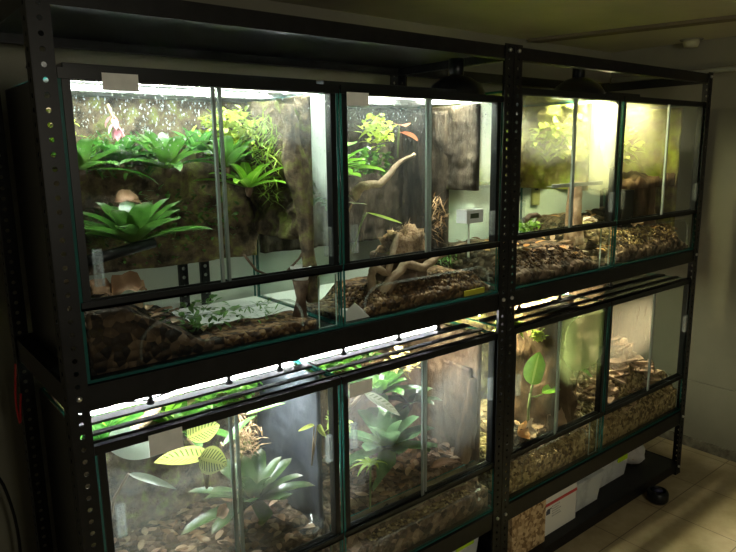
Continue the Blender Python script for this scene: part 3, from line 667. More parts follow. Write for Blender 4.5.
def cup(label, c, r, h, name='deli_cup'):
    t = thing(name, label, 'cup', c)
    b = MB(); b.lathe([(0, 0), (r*.8, 0), (r*.82, .002), (r, h), (r-.002, h), (r*.8-.002, .003), (0, .003)], c, 24); b.build('cup_body', WHITEP, t)
    b = MB(); b.lathe([(r-.001, h-.004), (r+.003, h-.004), (r+.003, h), (r-.001, h), (r-.001, h-.004)], c, 24); b.build('rim', WHITEP, t)
b = MB(); b.tube([(.835, .085, 1.02), (.838, .08, 1.07), (.84, .08, 1.116)], [.02, .012, .022], 8)
tag(b.build('wood_stub', WOODD, at=(.835, .085, 1.01)), 'dark wood stub holding up a white cup', 'driftwood')
cup('small white plastic cup beside the right handle of the upper left tank', (.84, .08, 1.117), .023, .032)
b = MB(); pts = [(.70, .1, 1.19), (.73, .1, 1.15), (.77, .1, 1.13), (.81, .1, 1.135), (.85, .1, 1.165), (.875, .1, 1.20)]
b.tube(pts, .003, 6); tag(b.build('vine', WOODD, at=pts[0]), 'thin dark vine looping low in front of the pale wall', 'vine')

# upper second tank
broadleaf('bright broad leaved plant on a tall stalk left of the curved branch', (1.0, .16, 1.27), [((1.0, .12, 1.385), .2, .1, .09, .07, .3), ((.99, .1, 1.41), 2.4, .1, .07, .06, .4), ((1.03, .11, 1.375), -.3, .05, .09, .06, .5), ((.98, .1, 1.36), -1.2, .1, .06, .06, .5), ((1.01, .12, 1.43), .6, .3, .06, .05, .3)], G_BRITE, B2)
rosette('bright green bromeliad above the curved branch at the left of the cork slab tank', (1.01, .17, 1.37), 15, .12, .034, G_BRITE, B2, (1.1, .15), .7, seed=41)
clump('mid green creeper along the top of the curved branch', (1.16, .19, 1.39), (.08, .03, .04), 110, .026, G_BROM, B2)
clump('pale ferny plant at the left edge of the cork slab tank', (.97, .14, 1.30), (.04, .05, .03), 70, .03, G_MID, B2, 'fern', 'fern')
clump('yellow green creeper glowing on the back of the cork slab tank', (1.27, .3, 1.475), (.05, .05, .05), 110, .03, G_YEL, B2)
clump('dark green creeper at the top left of the cork slab tank', (1.02, .36, 1.45), (.08, .03, .07), 130, .028, G_MID, B2)
broadleaf('reddish broad leaf pair hanging behind the left door of the cork slab tank', (1.26, .2, 1.40), [((1.25, .18, 1.47), -.4, -.3, .06, .06, .4), ((1.24, .17, 1.49), -2.0, .0, .06, .05, .4)], RED, B2, 'red_leaf_plant')
def branch(label, pts, rad, mt, name='driftwood'):
    V = []; 
    for i in range(len(pts)-1):
        for k in range(4): V.append(Vector(pts[i]).lerp(Vector(pts[i+1]), k/4)+Vector([R.uniform(-.003, .003) for _ in range(3)]))
    V.append(Vector(pts[-1])); n = len(V)
    rr = [rad[0]+(rad[1]-rad[0])*i/(n-1)*R.uniform(.9, 1.1) for i in range(n)]
    b = MB(); b.tube(V, rr, 9, 0); return tag(b.build(name, mt, at=tuple(V[0])), label, 'driftwood')
branch('curved tan branch rising across the cork slab tank', [(1.06, .16, 1.30), (1.088, .15, 1.328), (1.15, .15, 1.332), (1.224, .15, 1.388), (1.27, .14, 1.41)], (.016, .004), WOOD)
branch('pale driftwood root arching left of the coconut hide', [(1.04, .06, 1.06), (1.05, .06, 1.13), (1.09, .05, 1.10), (1.12, .06, 1.17), (1.14, .07, 1.20)], (.012, .007), WOOD)
branch('pale driftwood root sprawling along the front of the cork slab tank', [(1.05, .05, 1.045), (1.10, .045, 1.085), (1.15, .045, 1.125), (1.22, .05, 1.10), (1.30, .06, 1.13), (1.40, .06, 1.145)], (.014, .010), WOOD)
branch('forked driftwood root end on the gravel beside the arching tube', [(1.06, .045, 1.04), (1.12, .04, 1.09), (1.18, .045, 1.085)], (.009, .013), WOODD)
b = MB(); b.slab(.19, .405, 1.03, 1.535, 24, 44, lambda u, v: .024+.03*fbm((u*2.2, v*.35, 5), 18)+.008*fbm((u*3, v, 2), 40, 2), lambda u, v, h: (1.462-h, u, v), 0.0)
b.v = [(1.4625 if abs(p[0]-1.462) < 1e-6 else p[0], p[1], p[2]) for p in b.v]
tag(b.build('cork_slab', CORKD, at=(1.45, .3, 1.03)), 'tall dark ridged cork slab at the back right of the upper tank', 'bark')
def hut():
    c = Vector((1.19, .10, 1.145)); b = MB(); n = 30; V = []
    for i in range(9):
        th = PI/2*i/8
        for j in range(n):
            w = 2*PI*j/n; d = Vector((math.cos(th)*math.cos(w)*1.25, math.cos(th)*math.sin(w)*.75, math.sin(th)*1.0)); V.append(c+d*.062*(1+.55*noise.fractal(d*2.2+Vector((3, 1, 7)), 1, 2, 4)))
    b.add(V, [(i*n+j, i*n+(j+1) % n, (i+1)*n+(j+1) % n, (i+1)*n+j) for i in range(8) for j in range(n)], 0, None, True)
    for k in range(520):
        q = V[R.randrange(len(V))]
        b.blade(q, R.uniform(0, 2*PI), R.uniform(-.9, .9), R.uniform(.015, .04), .0018, 1.0, 4, R.randrange(2), 'lance', 0, (.915, 1.46, .026, .4, 1.04, 1.3))
    return tag(b.build('coconut_hide', [FIBRE, WOODD], at=tuple(c)), 'shaggy brown coconut fibre hide on the driftwood', 'hide')
b = MB(); b.box(1.13, 1.27, .08, .18, 1.05, 1.145); tag(b.build('wood_block', WOODD, at=(1.2, .13, 1.05), bevel=.01), 'dark wood block under the coconut fibre hide', 'wood block')
hut()
broadleaf('single long pale green leaf on a slanting stalk in the cork slab tank', (1.015, .10, 1.16), [((1.06, .095, 1.262), -.15, -.35, .115, .045, -.1)], G_LIME, B2, 'single_leaf_plant')
broadleaf('two thin brown stalks with small white leaves at the left of the tank', (.985, .13, 1.14), [((.99, .12, 1.29), .1, .0, .06, .022, .3), ((1.03, .12, 1.285), 0, .0, .05, .02, .3)], G_CALP, B2, 'stalk_plant', STEMB)
t = thing('water_dish', 'pale rectangular dish hung by the right handle of the cork slab tank', 'dish', (1.42, .05, 1.215))
b = MB(); b.box(1.375, 1.445, .035, .075, 1.212, 1.216); b.box(1.375, 1.445, .035, .038, 1.216, 1.25); b.box(1.375, 1.445, .072, .075, 1.216, 1.25); b.box(1.375, 1.378, .038, .072, 1.216, 1.25); b.box(1.442, 1.445, .038, .072, 1.216, 1.25); b.build('tray', WHITEP, t)
b = MB(); b.box(1.39, 1.425, .0335, .035, 1.226, 1.24); o = b.build('slot', solid('olive_slot', (.05, .07, .03), .6), t)
b = MB(); b.box(1.405, 1.4085, .052, .058, 1.11, 1.212); b.build('support', PLASTIC, t)
clump('hanging brown fibre roots beside the pale dish', (1.36, .14, 1.22), (.018, .03, .07), 90, .04, FIBRE, B2, 'hanging_roots', 'roots', 'lance', .12)
clump('dark green grassy sprigs on the gravel below the pale dish', (1.33, .08, 1.11), (.07, .03, .015), 60, .03, G_FERN, B2, 'grass_sprigs', 'plant', 'lance', .15)
b = MB(); M = Matrix.Rotation(.2, 4, 'Z')
P_ = [(.925, .018, 1.008), (1.0, .016, 1.008), (.995, .05, 1.008), (.92, .05, 1.008), (.93, .02, 1.035), (.958, .022, 1.05), (.985, .03, 1.03), (.93, .045, 1.036)]
b.add(P_, [(0, 1, 2, 3), (0, 4, 5, 1), (1, 5, 6), (1, 6, 2), (2, 6, 7, 3), (3, 7, 4, 0), (4, 7, 6, 5)])
tag(b.build('folded_paper', WHITEP, at=(.955, .03, 1.008)), 'folded white paper in the front corner of the cork slab tank', 'paper')
b = MB(); b.box(1.345, 1.43, .011, .014, 1.008, 1.024); tag(b.build('yellow_strip', solid('yellow_plastic', (.5, .42, .03), .5), at=(1.39, .012, 1.008)), 'yellow strip at the front bottom of the cork slab tank', 'strip')
def arch(label, x0, x1, y, zb, zt, r=.003):
    pts = []; c = .05
    for k in range(7): a = PI-k*PI/12; pts.append((x0+c+c*math.cos(a), y, zt-c+c*math.sin(a)))
    for k in range(7): a = PI/2-k*PI/12; pts.append((x1-c+c*math.cos(a), y, zt-c+c*math.sin(a)))
    pts = [(x0, y, zb)]+pts+[(x1, y, zb)]
    b = MB(); b.tube(pts, r, 8); return tag(b.build('clear_tube', TUBEM, at=(x0, y, zb)), label, 'tube')
arch('clear arched tube over the reddish gravel of the cork slab tank', .985, 1.455, .016, 1.02, 1.085)
arch('clear arched tube over the gravel of the upper far right tank', 2.15, 2.69, .017, 1.02, 1.13)
arch('clear arched tube over the gravel of the lower cork trunk tank', 1.645, 2.02, .017, .32, .42)
arch('clear arched tube over the amber gravel of the lower bromeliad tank', .99, 1.42, .017, .32, .372)
arch('clear arched tube low in the upper left tank', .42, .80, .017, 1.02, 1.09)

# upper third and fourth tanks
clump('yellow green creeping foliage fogged behind the left door of the brightest tank', (1.72, .26, 1.46), (.08, .08, .07), 130, .035, G_YEL, B3)
clump('yellow green foliage on the bright side of the brightest tank', (2.04, .24, 1.45), (.03, .09, .07), 120, .035, G_YEL, B3)
clump('low green moss patch on the gravel of the brightest tank', (1.76, .14, 1.165), (.08, .06, .025), 150, .022, G_BRITE, B3, 'moss_patch', 'moss')
branch('dark driftwood piece lying on the low moss patch', [(1.72, .1, 1.19), (1.76, .1, 1.205), (1.80, .1, 1.20)], (.010, .007), WOODD)
trunk('pale brown cork column at the right of the brightest tank', [(2.052, .13, 1.08), (2.056, .135, 1.18), (2.062, .14, 1.30)], [.034, .028, .024], CORKT)
deadleaf('white pale curled leaf by the right handle of the brightest tank', (2.03, .08, 1.165), -.2, .1, .07, .035, DEAD[2])
b = MB(); b.box(1.80, 2.09, .05, .056, 1.293, 1.305); b.box(1.80, 2.09, .056, .075, 1.296, 1.298); tag(b.build('metal_bar', ALU, at=(1.95, .05, 1.296)), 'thin metal bar across the middle of the brightest tank', 'bar')
t = thing('thermostat', 'cream thermostat with two dark slots on the white board', 'thermostat', (2.215, .436, 1.20))
b = MB(); b.box(2.195, 2.245, .423, .436, 1.19, 1.285); b.build('body', solid('cream_plastic', (.46, .40, .16), .5), t, bevel=.006)
for zz in (1.257, 1.272):
    b = MB(); b.box(2.207, 2.227, .4215, .423, zz-.004, zz+.003); b.build('slot', BLKPL, t)
clump('yellow green leaves fogged behind the left door of the far right upper tank', (2.36, .14, 1.43), (.10, .05, .08), 90, .05, G_YEL, B4)
b = MB(); b.slab(2.30, 2.66, .07, .30, 24, 16, lambda u, v: 1.30+.03*fbm((u, v, 8), 12), lambda u, v, h: (u, v, h), 1.265)
tag(b.build('bark_ledge', CORK, at=(2.48, .18, 1.265)), 'dark mossy bark ledge across the far right upper tank', 'bark')
trunk('brown cork column under the ledge of the far right upper tank', [(2.56, .14, 1.08), (2.555, .14, 1.18), (2.55, .14, 1.275)], [.05, .042, .04], CORK)
b = MB(); b.box(2.36, 2.44, .12, .2, 1.095, 1.255); tag(b.build('black_hide_box', BLKPL, at=(2.4, .16, 1.095), bevel=.004), 'black upright box beside the handle in the far right upper tank', 'box')
deadleaf('broad tan dead leaf on the gravel of the far right upper tank', (2.33, .06, 1.125), .2, .15, .12, .055, DEAD[0])

# lower left tank
def petiole_leaf(label, base, p, az, el, ln, w, dr, mt, name, B, roll=0, cat='plant'):
    t = thing(name, label, cat, base)
    s = MB(); q = Vector(p); bb = Vector(base); s.tube([bb, bb.lerp(q, .4)+Vector((0, .0, .03)), q], .003, 6); s.build('stem', STEMB, t)
    b = MB(); b.blade(p, az, el, ln, w, dr, 12, 0, 'ovate', .2, B, roll); b.build('leaf', mt, t); return t
t = thing('patterned_plant', 'yellow patterned leaves with dark stripes below the paper tag', 'plant', (.60, .16, .62))
for (p, az, el, ln, w, dr, roll) in (((.575, .09, .735), 3.0, .28, .12, .085, .35, .9), ((.545, .065, .752), -.6, -.25, .064, .066, .2, .8), ((.545, .12, .78), .1, .2, .085, .06, .4, .7)):
    s = MB(); q = Vector(p); bb = Vector((.60, .16, .62)); s.tube([bb, bb.lerp(q, .5)+Vector((.01, 0, .02)), q], .003, 6); s.build('stem', STEMB, t)
    b = MB(); b.blade(p, az, el, ln, w, dr, 12, 0, 'ovate', .12, B5, roll); b.build('leaf', G_CAL, t)
petiole_leaf('large glossy glare-whitened leaf under the top left corner of the lower left tank', (.36, .2, .62), (.352, .075, .845), .0, -.35, .12, .075, .5, leafmat('glare_white_leaf', (.45, .55, .42), (.55, .62, .5), rough=.15), 'glossy_leaf_plant', B5, .75)  # leaf colour whitened to hold the glare of the light bar
petiole_leaf('narrow pale leaf below the large glossy leaf', (.36, .15, .6), (.385, .05, .775), -.2, -.5, .11, .022, .2, leafmat('glossy_pale_blade', (.3, .38, .26), (.4, .46, .34), rough=.2), 'narrow_leaf_plant', B5, .5)
petiole_leaf('long thin leaf slanting up beside the door edge of the lower left tank', (.66, .2, .66), (.63, .12, .735), .35, .45, .13, .022, .6, G_MID, 'strap_leaf_plant', B5)
petiole_leaf('pale pointed leaf near the top beside the grey panel', (.70, .22, .72), (.69, .11, .80), .0, .1, .11, .03, .3, G_BRITE, 'pointed_leaf_plant', B5)
rosette('large olive bromeliad filling the right door of the lower left tank', (.705, .12, .565), 20, .175, .042, G_OLIVE, B5, (1.2, -.15), .45, seed=4, flower=(RED, .03))
rosette('green bromeliad on the background near the top of the lower left tank', (.60, .3, .72), 16, .14, .034, G_BROM, B5, (1.1, .1), .8, seed=21)
rosette('green bromeliad in the top left corner under the screen', (.40, .28, .76), 14, .12, .034, G_MID, B5, (1.1, .2), .8, seed=22)
clump('light green foliage along the top back of the lower left tank', (.5, .33, .80), (.16, .04, .04), 170, .034, G_BRITE, B5, 'foliage_patch')
clump('green leafy vine at the top back behind the door edge', (.74, .32, .78), (.1, .05, .05), 130, .036, G_BROM, B5, 'leafy_vine')
clump('tangle of brown roots hanging beside the grey panel', (.735, .2, .70), (.04, .04, .055), 150, .03, FIBRE, B5, 'root_tangle', 'roots', 'lance', .2)
branch('brown driftwood near the top of the lower left tank', [(.44, .25, .76), (.50, .25, .80), (.545, .24, .85)], (.016, .012), WOOD)
t = thing('patterned_plant', 'small pale patterned leaves in front of the grey panel', 'plant', (.86, .09, .62))
for (p, az, el, ln, w, dr, roll) in (((.862, .075, .735), 2.9, -.1, .045, .034, .2, .8), ((.868, .07, .735), -.9, -.6, .05, .03, .2, .6)):
    s = MB(); q = Vector(p); bb = Vector((.86, .09, .62)); s.tube([bb, bb.lerp(q, .5), q], .002, 6); s.build('stem', STEMB, t)
    b = MB(); b.blade(p, az, el, ln, w, dr, 8, 0, 'ovate', .12, B5, roll); b.build('leaf', G_CAL, t)
b = MB(); cc = (.835, .08, .452); b.lathe([(0, 0), (.03, 0), (.042, .02), (.038, .02), (.028, .004), (0, .004)], cc, 24); tag(b.build('dish', ACRYL, at=cc), 'small clear dish on the floor by the handle of the lower left tank', 'dish')

# lower second tank
rosette('large dark bromeliad in the centre of the lower bromeliad tank', (1.135, .11, .575), 20, .18, .058, G_DARK, B6, (1.15, -.2), .5, seed=6)
rosette('bright centred dark bromeliad under the top track of the lower tank', (1.185, .2, .70), 18, .14, .042, G_BROM, B6, (1.1, .1), .8, seed=15, flower=(PINK, .022))
rosette('grey green bromeliad by the door edge of the lower bromeliad tank', (1.27, .16, .66), 14, .10, .034, G_OLIVE, B6, (1.0, .1), .7, seed=16)
rosette('green bromeliad at the top left back of the lower bromeliad tank', (.99, .3, .76), 16, .13, .034, G_BROM, B6, (1.1, .1), .8, seed=17)
t = thing('striped_plant', 'pale striped leaf with a tan stalk below the second paper tag', 'plant', (.935, .09, .66))
s = MB(); s.tube([(.935, .09, .72), (.975, .06, .765), (1.01, .05, .80)], .006, 6); s.build('stem', STEMB, t)
b = MB(); b.blade((1.012, .055, .785), -.1, -.55, .145, .04, .3, 12, 0, 'ovate', .12, B6, .7); b.build('leaf', G_CALP, t)
t = thing('palmate_plant', 'light green palmate plant in front of the large dark bromeliad', 'plant', (1.02, .05, .47))
s = MB(); s.tube([(1.02, .05, .45), (1.018, .045, .53), (1.015, .04, .593)], .003, 6); s.build('stem', STEM, t)
b = MB()
for k in range(8):
    a = k*2*PI/8+.3; b.blade((1.015, .045, .593), a, .1, .062, .017, 1.3, 7, 0, 'lance', .2, (.915, 1.2, .026, .2, .4, .8))
b.build('leaves', G_LIME, t)
clump('yellow spotted flowers and leaves near the top of the lower bromeliad tank', (1.28, .2, .785), (.06, .05, .04), 90, .026, solid('yellow_flower', (.6, .45, .08), .5, 0, .3, (.7, .6, .25), 40, trans=.3), B6, 'yellow_flower_plant')
clump('small yellow variegated leaves at the left handle of the lower bromeliad tank', (.95, .09, .70), (.03, .03, .03), 60, .026, G_YEL, B6, 'variegated_plant')
clump('green leafy growth under the screen of the lower bromeliad tank', (1.12, .3, .80), (.15, .05, .04), 150, .036, G_BROM, B6, 'foliage_patch')
b = MB(); b.slab(-.06, .06, -.13, .13, 16, 26, lambda u, v: .012+.012*fbm((u, v, 2), 20), lambda u, v, h: (1.455-h*.6+.1*(v*.3), .13+u+v*.1, .62+v), -.004)
tag(b.build('cork_slab', CORK, at=(1.45, .13, .49)), 'brown cork slab standing against the right side of the lower bromeliad tank', 'bark')
trunk('reddish wood stump by the right handle of the lower bromeliad tank', [(1.44, .10, .44), (1.452, .085, .56), (1.462, .075, .72)], [.03, .026, .012], CORK)
def crumple(label, c, r, mt):
    b = MB(); n = 14; V = []
    for i in range(9):
        th = PI*i/8
        for j in range(n):
            w = 2*PI*j/n; d = Vector((math.sin(th)*math.cos(w)*1.2, math.sin(th)*math.sin(w)*.5, math.cos(th))); V.append(Vector(c)+d*r*(1+.5*noise.noise(d*2.6+Vector((4, 1, 2)))))
    b.add(V, [(i*n+j, i*n+(j+1) % n, (i+1)*n+(j+1) % n, (i+1)*n+j) for i in range(8) for j in range(n)])
    return tag(b.build('crumpled_paper', mt, at=(c[0], c[1], c[2]-r)), label, 'paper')
crumple('crumpled white paper towel in the front corner of the lower bromeliad tank', (1.44, .032, .338), .024, solid('paper_towel', (.75, .75, .7), .8, trans=.2))

# lower third and fourth tanks
trunk('thick dark cork trunk filling the left of the lower tank', [(1.935, .17, .40), (1.93, .17, .6), (1.935, .17, .75), (1.94, .17, .855)], [.13, .115, .11, .115], CORKM, amp=.3, n=40, sub=50, fs=18)
t = thing('broadleaf_plant', 'young plant with one upright bright leaf and one level leaf beside the trunk', 'plant', (1.72, .05, .47))
s = MB(); s.tube([(1.715, .05, .44), (1.712, .05, .55), (1.72, .05, .61)], .005, 7); s.tube([(1.72, .05, .61), (1.73, .05, .64)], .004, 6); s.tube([(1.72, .05, .60), (1.75, .05, .59), (1.785, .05, .59)], .003, 6); s.build('stem', STEM, t)
b = MB(); b.blade((1.727, .05, .638), .15, 1.25, .115, .075, .25, 12, 0, 'ovate', .15, B7, .5); b.build('leaf', G_BRITE, t)
b = MB(); b.blade((1.785, .05, .595), .1, .0, .13, .038, .5, 12, 0, 'ovate', .3, B7, .6); b.build('leaf', G_BRITE, t)
petiole_leaf('small green leaf peeping out below the fogged door of the trunk tank', (2.03, .08, .50), (2.01, .05, .63), -.2, -.5, .08, .04, .3, G_BRITE, 'small_leaf_plant', B7, .6)
clump('glowing yellow moss high on the back left of the trunk tank', (1.69, .12, .835), (.05, .06, .02), 150, .03, G_YEL, B7, 'moss_clump', 'moss')
clump('glowing yellow moss patch halfway up left of the trunk', (1.765, .06, .80), (.02, .018, .018), 90, .02, G_YEL, B7, 'moss_clump', 'moss')
clump('yellow green leaves behind the fogged door right of the trunk', (2.02, .25, .80), (.04, .08, .06), 130, .034, G_YEL, B7, 'leafy_moss', 'moss')
b = MB(); b.slab(1.61, 1.70, .04, .12, 10, 8, lambda u, v: .50+.02*fbm((u, v, 1), 20), lambda u, v, h: (u, v, h), .40)
tag(b.build('dark_rock', SOIL, at=(1.655, .08, .40)), 'dark mossy rock below the young plant', 'rock')
for i, (pa, pb, r_) in enumerate((((2.24, .12, .46), (2.44, .22, .66), .022), ((2.36, .08, .47), (2.50, .16, .62), .02), ((2.30, .2, .52), (2.56, .14, .53), .022), ((2.5, .07, .44), (2.66, .12, .50), .018))):
    branch(['long bark strip leaning highest in the bark pile', 'bark strip leaning in front of the highest strip', 'bark strip lying across the middle of the bark pile', 'bark strip at the right end of the bark pile'][i], [pa, tuple((Vector(pa)+Vector(pb))/2+Vector((0, 0, .02))), pb], (r_, r_*.7), CORKT if i % 2 else BARKC, 'bark_strip')

# ------------------------------------------------------------------ wall behind: added slotted uprights and cables
for (xx, lab) in ((.69, 'added slotted upright imitating a reflected post, low behind the upper left tank, left one'), (.752, 'added slotted upright imitating a reflected post, low behind the upper left tank, right one')):
    t = thing('reflected_upright', lab, 'upright', (xx, .43, 1.001))  # upright made up to imitate a reflected rack post
    b = MB(); holed(b, (xx-.012, .424, 1.001), (1, 0, 0), (0, 0, 1), .024, .3, .0245, .0048, .005)
    b.box(xx-.012, xx-.010, .424, .436, 1.001, 1.3); b.box(xx+.010, xx+.012, .424, .436, 1.001, 1.3); b.build('channel', BLACK, t)
def cable(label, pts, r, mt):
    P = [Vector(p) for p in pts]; out = []
    for i in range(len(P)-1):
        a, b_, c, d = P[max(i-1, 0)], P[i], P[i+1], P[min(i+2, len(P)-1)]
        for k in range(6):
            t = k/6; out.append(.5*((2*b_)+(c-a)*t+(2*a-5*b_+4*c-d)*t*t+(3*b_-a-3*c+d)*t**3))
    out.append(P[-1]); b = MB(); b.tube(out, r, 6); return tag(b.build('cable', mt, at=tuple(P[0])), label, 'cable')
REDC = solid('red_cable', (.5, .02, .02), .4)
cable('thin red cable hanging at the left side of the left rack', [(.262, .40, .95), (.255, .41, .86), (.26, .42, .80), (.262, .40, .85), (.264, .39, .88)], .0025, REDC)
cable('black cable drooping beside the left rack', [(.23, .45, .95), (.16, .48, .75), (.22, .5, .62), (.24, .52, .4), (.2, .55, .02)], .004, BLKPL)
cable('black power cable along the top of the upper left tank', [(.33, .3, 1.60), (.45, .28, 1.575), (.6, .3, 1.58), (.9, .3, 1.58), (1.2, .32, 1.585)], .005, BLKPL)
cable('dark cable trailing up the white board by the thermostat', [(2.20, .43, 1.285), (2.17, .431, 1.31), (2.12, .431, 1.24), (2.09, .431, 1.19)], .003, BLKPL)
cable('black cable lying on the tops of the lower left tanks', [(.40, .145, .90), (.46, .15, .884), (.52, .148, .89), (.58, .15, .90)], .0025, BLKPL)

for (xa, xb, lab) in ((.32, 1.475, 'white board standing behind the upper left tanks'), (1.56, 2.71, 'white board standing behind the upper right tanks')):
    b = MB(); b.box(xa, xb, .436, .446, 1.0, 1.5); tag(b.build('backing_board', WALLB, at=((xa+xb)/2, .44, 1.0)), lab, 'board')
b = MB(); b.box(.318, .350, .20, .235, Z1U+.0005, Z1U+.05); o = b.build('small_carton', WHITEP, at=(.334, .218, Z1U), bevel=.002)
tag(o, 'small white and red carton on top of the upper left tank', 'carton')
b = MB(); b.box(.317, .351, .205, .222, Z1U+.012, Z1U+.04); b.build('red_label', solid('red_label_print', (.55, .05, .05), .6), o)
# ------------------------------------------------------------------ bottom shelf
ZS = .0495
b = MB(); b.box(1.60, 1.785, .015, .035, ZS, .233)
tag(b.build('particle_board', OSB, at=(1.7, .025, ZS)), 'tan particle board panel upright on the bottom shelf by the middle posts', 'board')
t = thing('shipping_box', 'white shipping box with a red stripe on the bottom shelf', 'box', (1.9, .16, ZS))
b = MB(); b.box(1.80, 1.997, .03, .29, ZS, .205); b.build('carton', solid('white_card', (.74, .73, .66), .7), t, bevel=.002)
b = MB(); b.box(1.80, 1.997, .0285, .03, .165, .176); b.build('red_stripe', solid('red_print', (.55, .06, .05), .6), t)
b = MB(); b.box(1.81, 1.832, .0288, .03, .132, .148); b.box(1.816, 1.842, .0288, .03, .149, .152); b.build('logo', solid('dark_print', (.06, .07, .10), .6), t)
b = MB()
for i, w in enumerate((.05, .042, .06, .055, .06)):
    for k in range(int(w/.008)): b.box(1.845+k*.008, 1.850+k*.008, .0288, .03, .153-i*.0095, .1565-i*.0095)
b.build('print', solid('grey_print', (.38, .38, .37), .6), t)
def bin_(label, x0, x1, y0, y1, z1, latch=None, items=None):
    t = thing('storage_bin', label, 'storage bin', ((x0+x1)/2, (y0+y1)/2, ZS))
    b = MB(); g = .003; tp = .012
    V = []
    for (o, z, ins) in ((0, ZS, tp), (0, z1, 0), (g, z1, 0), (g, ZS+g, tp)):
        V += [(x0+ins+o, y0+ins+o, z), (x1-ins-o, y0+ins+o, z), (x1-ins-o, y1-ins-o, z), (x0+ins+o, y1-ins-o, z)]
    Fq = [(0, 3, 2, 1), (12, 13, 14, 15)]
    for k in range(3):
        for j in range(4): Fq.append((k*4+j, k*4+(j+1) % 4, k*4+4+(j+1) % 4, k*4+4+j))
    b.add(V, Fq); b.build('tub', PLASTIC, t)
    b = MB(); b.box(x0-.006, x1+.006, y0-.006, y1+.006, z1+.0005, z1+.012); b.box(x0+.02, x1-.02, y0+.02, y1-.02, z1+.012, z1+.016); b.build('lid', PLASTIC, t, bevel=.003)
    if latch:
        for yy in latch[1]:
            b = MB(); b.box(latch[2], latch[3], yy-.010, yy-.004, z1-.014, z1+.016); b.box(latch[2], latch[3], yy-.010, yy+.03, z1+.0165, z1+.02); b.build('latch', latch[0], t, bevel=.002)
    if items:
        for k, (c, mt) in enumerate(items):
            b = MB(); b.box(*c); o = b.build('contents', mt, t, bevel=.004)
LIME = solid('lime_plastic', (.42, .65, .02), .4)
WHT = solid('white_contents', (.7, .7, .66), .7, 0, .3, (.5, .5, .48), 30)
bin_('clear plastic bin right beside the white shipping box', 2.02, 2.19, .04, .32, .165, None, [((2.04, 2.17, .06, .28, ZS+.005, .13), WHT)])
bin_('clear plastic bin with a lime latch on the right rack bottom shelf', 2.25, 2.46, .08, .36, .150, (LIME, (.08,), 2.36, 2.43), [((2.27, 2.37, .10, .32, ZS+.005, .12), WHT), ((2.375, 2.43, .105, .28, ZS+.005, .10), solid('violet_pack', (.2, .14, .35), .6))])
bin_('clear plastic bin with a lime latch under the lower bromeliad tank', 1.17, 1.475, .05, .36, .19, (LIME, (.05,), 1.36, 1.44), [((1.20, 1.44, .09, .33, ZS+.005, .13), WHT)])
t = thing('clear_bag', 'clear plastic bag with tan contents slumped at the shelf end', 'bag', (2.56, .15, ZS))
def blob(c, rad, seed, mt, name, amp=.25):
    b = MB(); n = 18; V = []
    for i in range(11):
        th = PI*i/10
        for j in range(n):
            w = 2*PI*j/n; d = Vector((math.sin(th)*math.cos(w), math.sin(th)*math.sin(w), math.cos(th))); f = 1+amp*noise.noise(d*2+Vector((seed, 0, 0)))
            V.append((c[0]+d.x*rad[0]*f, c[1]+d.y*rad[1]*f, max(ZS, c[2]+d.z*rad[2]*f)))
    b.add(V, [(i*n+j, i*n+(j+1) % n, (i+1)*n+(j+1) % n, (i+1)*n+j) for i in range(10) for j in range(n)], 0, None, True); return b.build(name, mt, t)
blob((2.565, .16, .105), (.065, .09, .06), 3, PLASTIC, 'bag_film'); blob((2.57, .145, .095), (.045, .06, .035), 7, solid('tan_substrate', (.42, .27, .16), .8, 0, .2, (.6, .45, .3), 60), 'contents')
t = thing('black_pot', 'black rounded pot on the floor against the front of the bottom shelf', 'pot', (2.43, -.068, 0))
b = MB(); c = (2.43, -.068, 0); b.lathe([(0, 0), (.034, 0), (.042, .012), (.042, .04), (.036, .05), (.030, .05), (.036, .04), (.034, .006), (0, .005)], c, 24); b.build('pot_body', BLKPL, t)
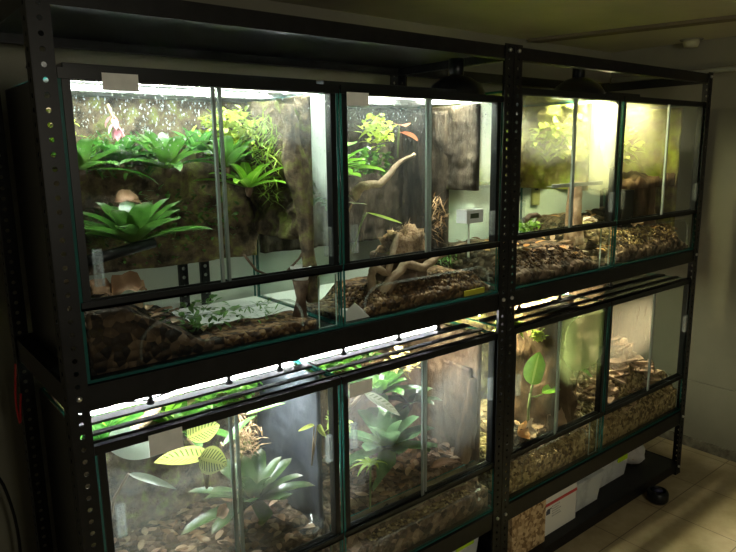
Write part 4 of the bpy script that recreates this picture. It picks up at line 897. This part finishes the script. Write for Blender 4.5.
b = MB(); b.lathe([(0, .048), (.02, .05), (.0, .056)], c, 12); b.build('cap', solid('dark_blue_plastic', (.03, .03, .07), .4), t)

# ------------------------------------------------------------------ light of the room
def area(name, loc, tgt, size, power, col):
    l = bpy.data.lights.new(name, 'AREA'); l.size = size; l.energy = power; l.color = col
    o = bpy.data.objects.new(name, l); COL.objects.link(o); o.location = loc
    o.rotation_euler = (Vector(tgt)-Vector(loc)).to_track_quat('-Z', 'Y').to_euler(); return o
area('room_fill', (.45, -2.5, 1.5), (2.4, 0, .3), .5, 10.5, (1, .93, .74))  # unseen fill light added behind the camera to lift the dim room
sp = bpy.data.lights.new('window_sun', 'SPOT'); sp.energy = 260; sp.spot_size = .13; sp.spot_blend = .7; sp.color = (1, .96, .85); sp.shadow_soft_size = .05
so = bpy.data.objects.new('window_sun', sp); COL.objects.link(so); so.location = (1.9, -2.4, 1.7)
so.rotation_euler = (Vector((2.36, -.54, 0))-so.location).to_track_quat('-Z', 'Y').to_euler()
w = bpy.data.worlds.new('world'); SC.world = w; w.use_nodes = True
bg = w.node_tree.nodes['Background']; bg.inputs[0].default_value = (.9, .95, 1, 1); bg.inputs[1].default_value = .018

# ------------------------------------------------------------------ camera
cam = bpy.data.cameras.new('camera'); co = bpy.data.objects.new('camera', cam); COL.objects.link(co)
right = Vector((.77690209, -.629486, -.01305854)); up = Vector((.12932519, .13924447, .98177695)); fwd = Vector((.61619651, .76443336, -.18958772))
M = Matrix((right, up, -fwd)).transposed().to_4x4(); M.translation = (0, -1.22, 1.42)
co.matrix_world = M; cam.lens = 648/736*36; cam.sensor_width = 36; cam.clip_start = .05
SC.camera = co
SC.view_settings.view_transform = 'Standard'; SC.view_settings.look = 'None'; SC.view_settings.gamma = 1; SC.view_settings.exposure = .3
SC.view_settings.use_curve_mapping = False
SC.cycles.transparent_max_bounces = 40; SC.cycles.max_bounces = 8; SC.cycles.diffuse_bounces = 3; SC.cycles.glossy_bounces = 3
SC.cycles.transmission_bounces = 4; SC.cycles.sample_clamp_indirect = 6
SC.cycles.caustics_reflective = False; SC.cycles.caustics_refractive = False
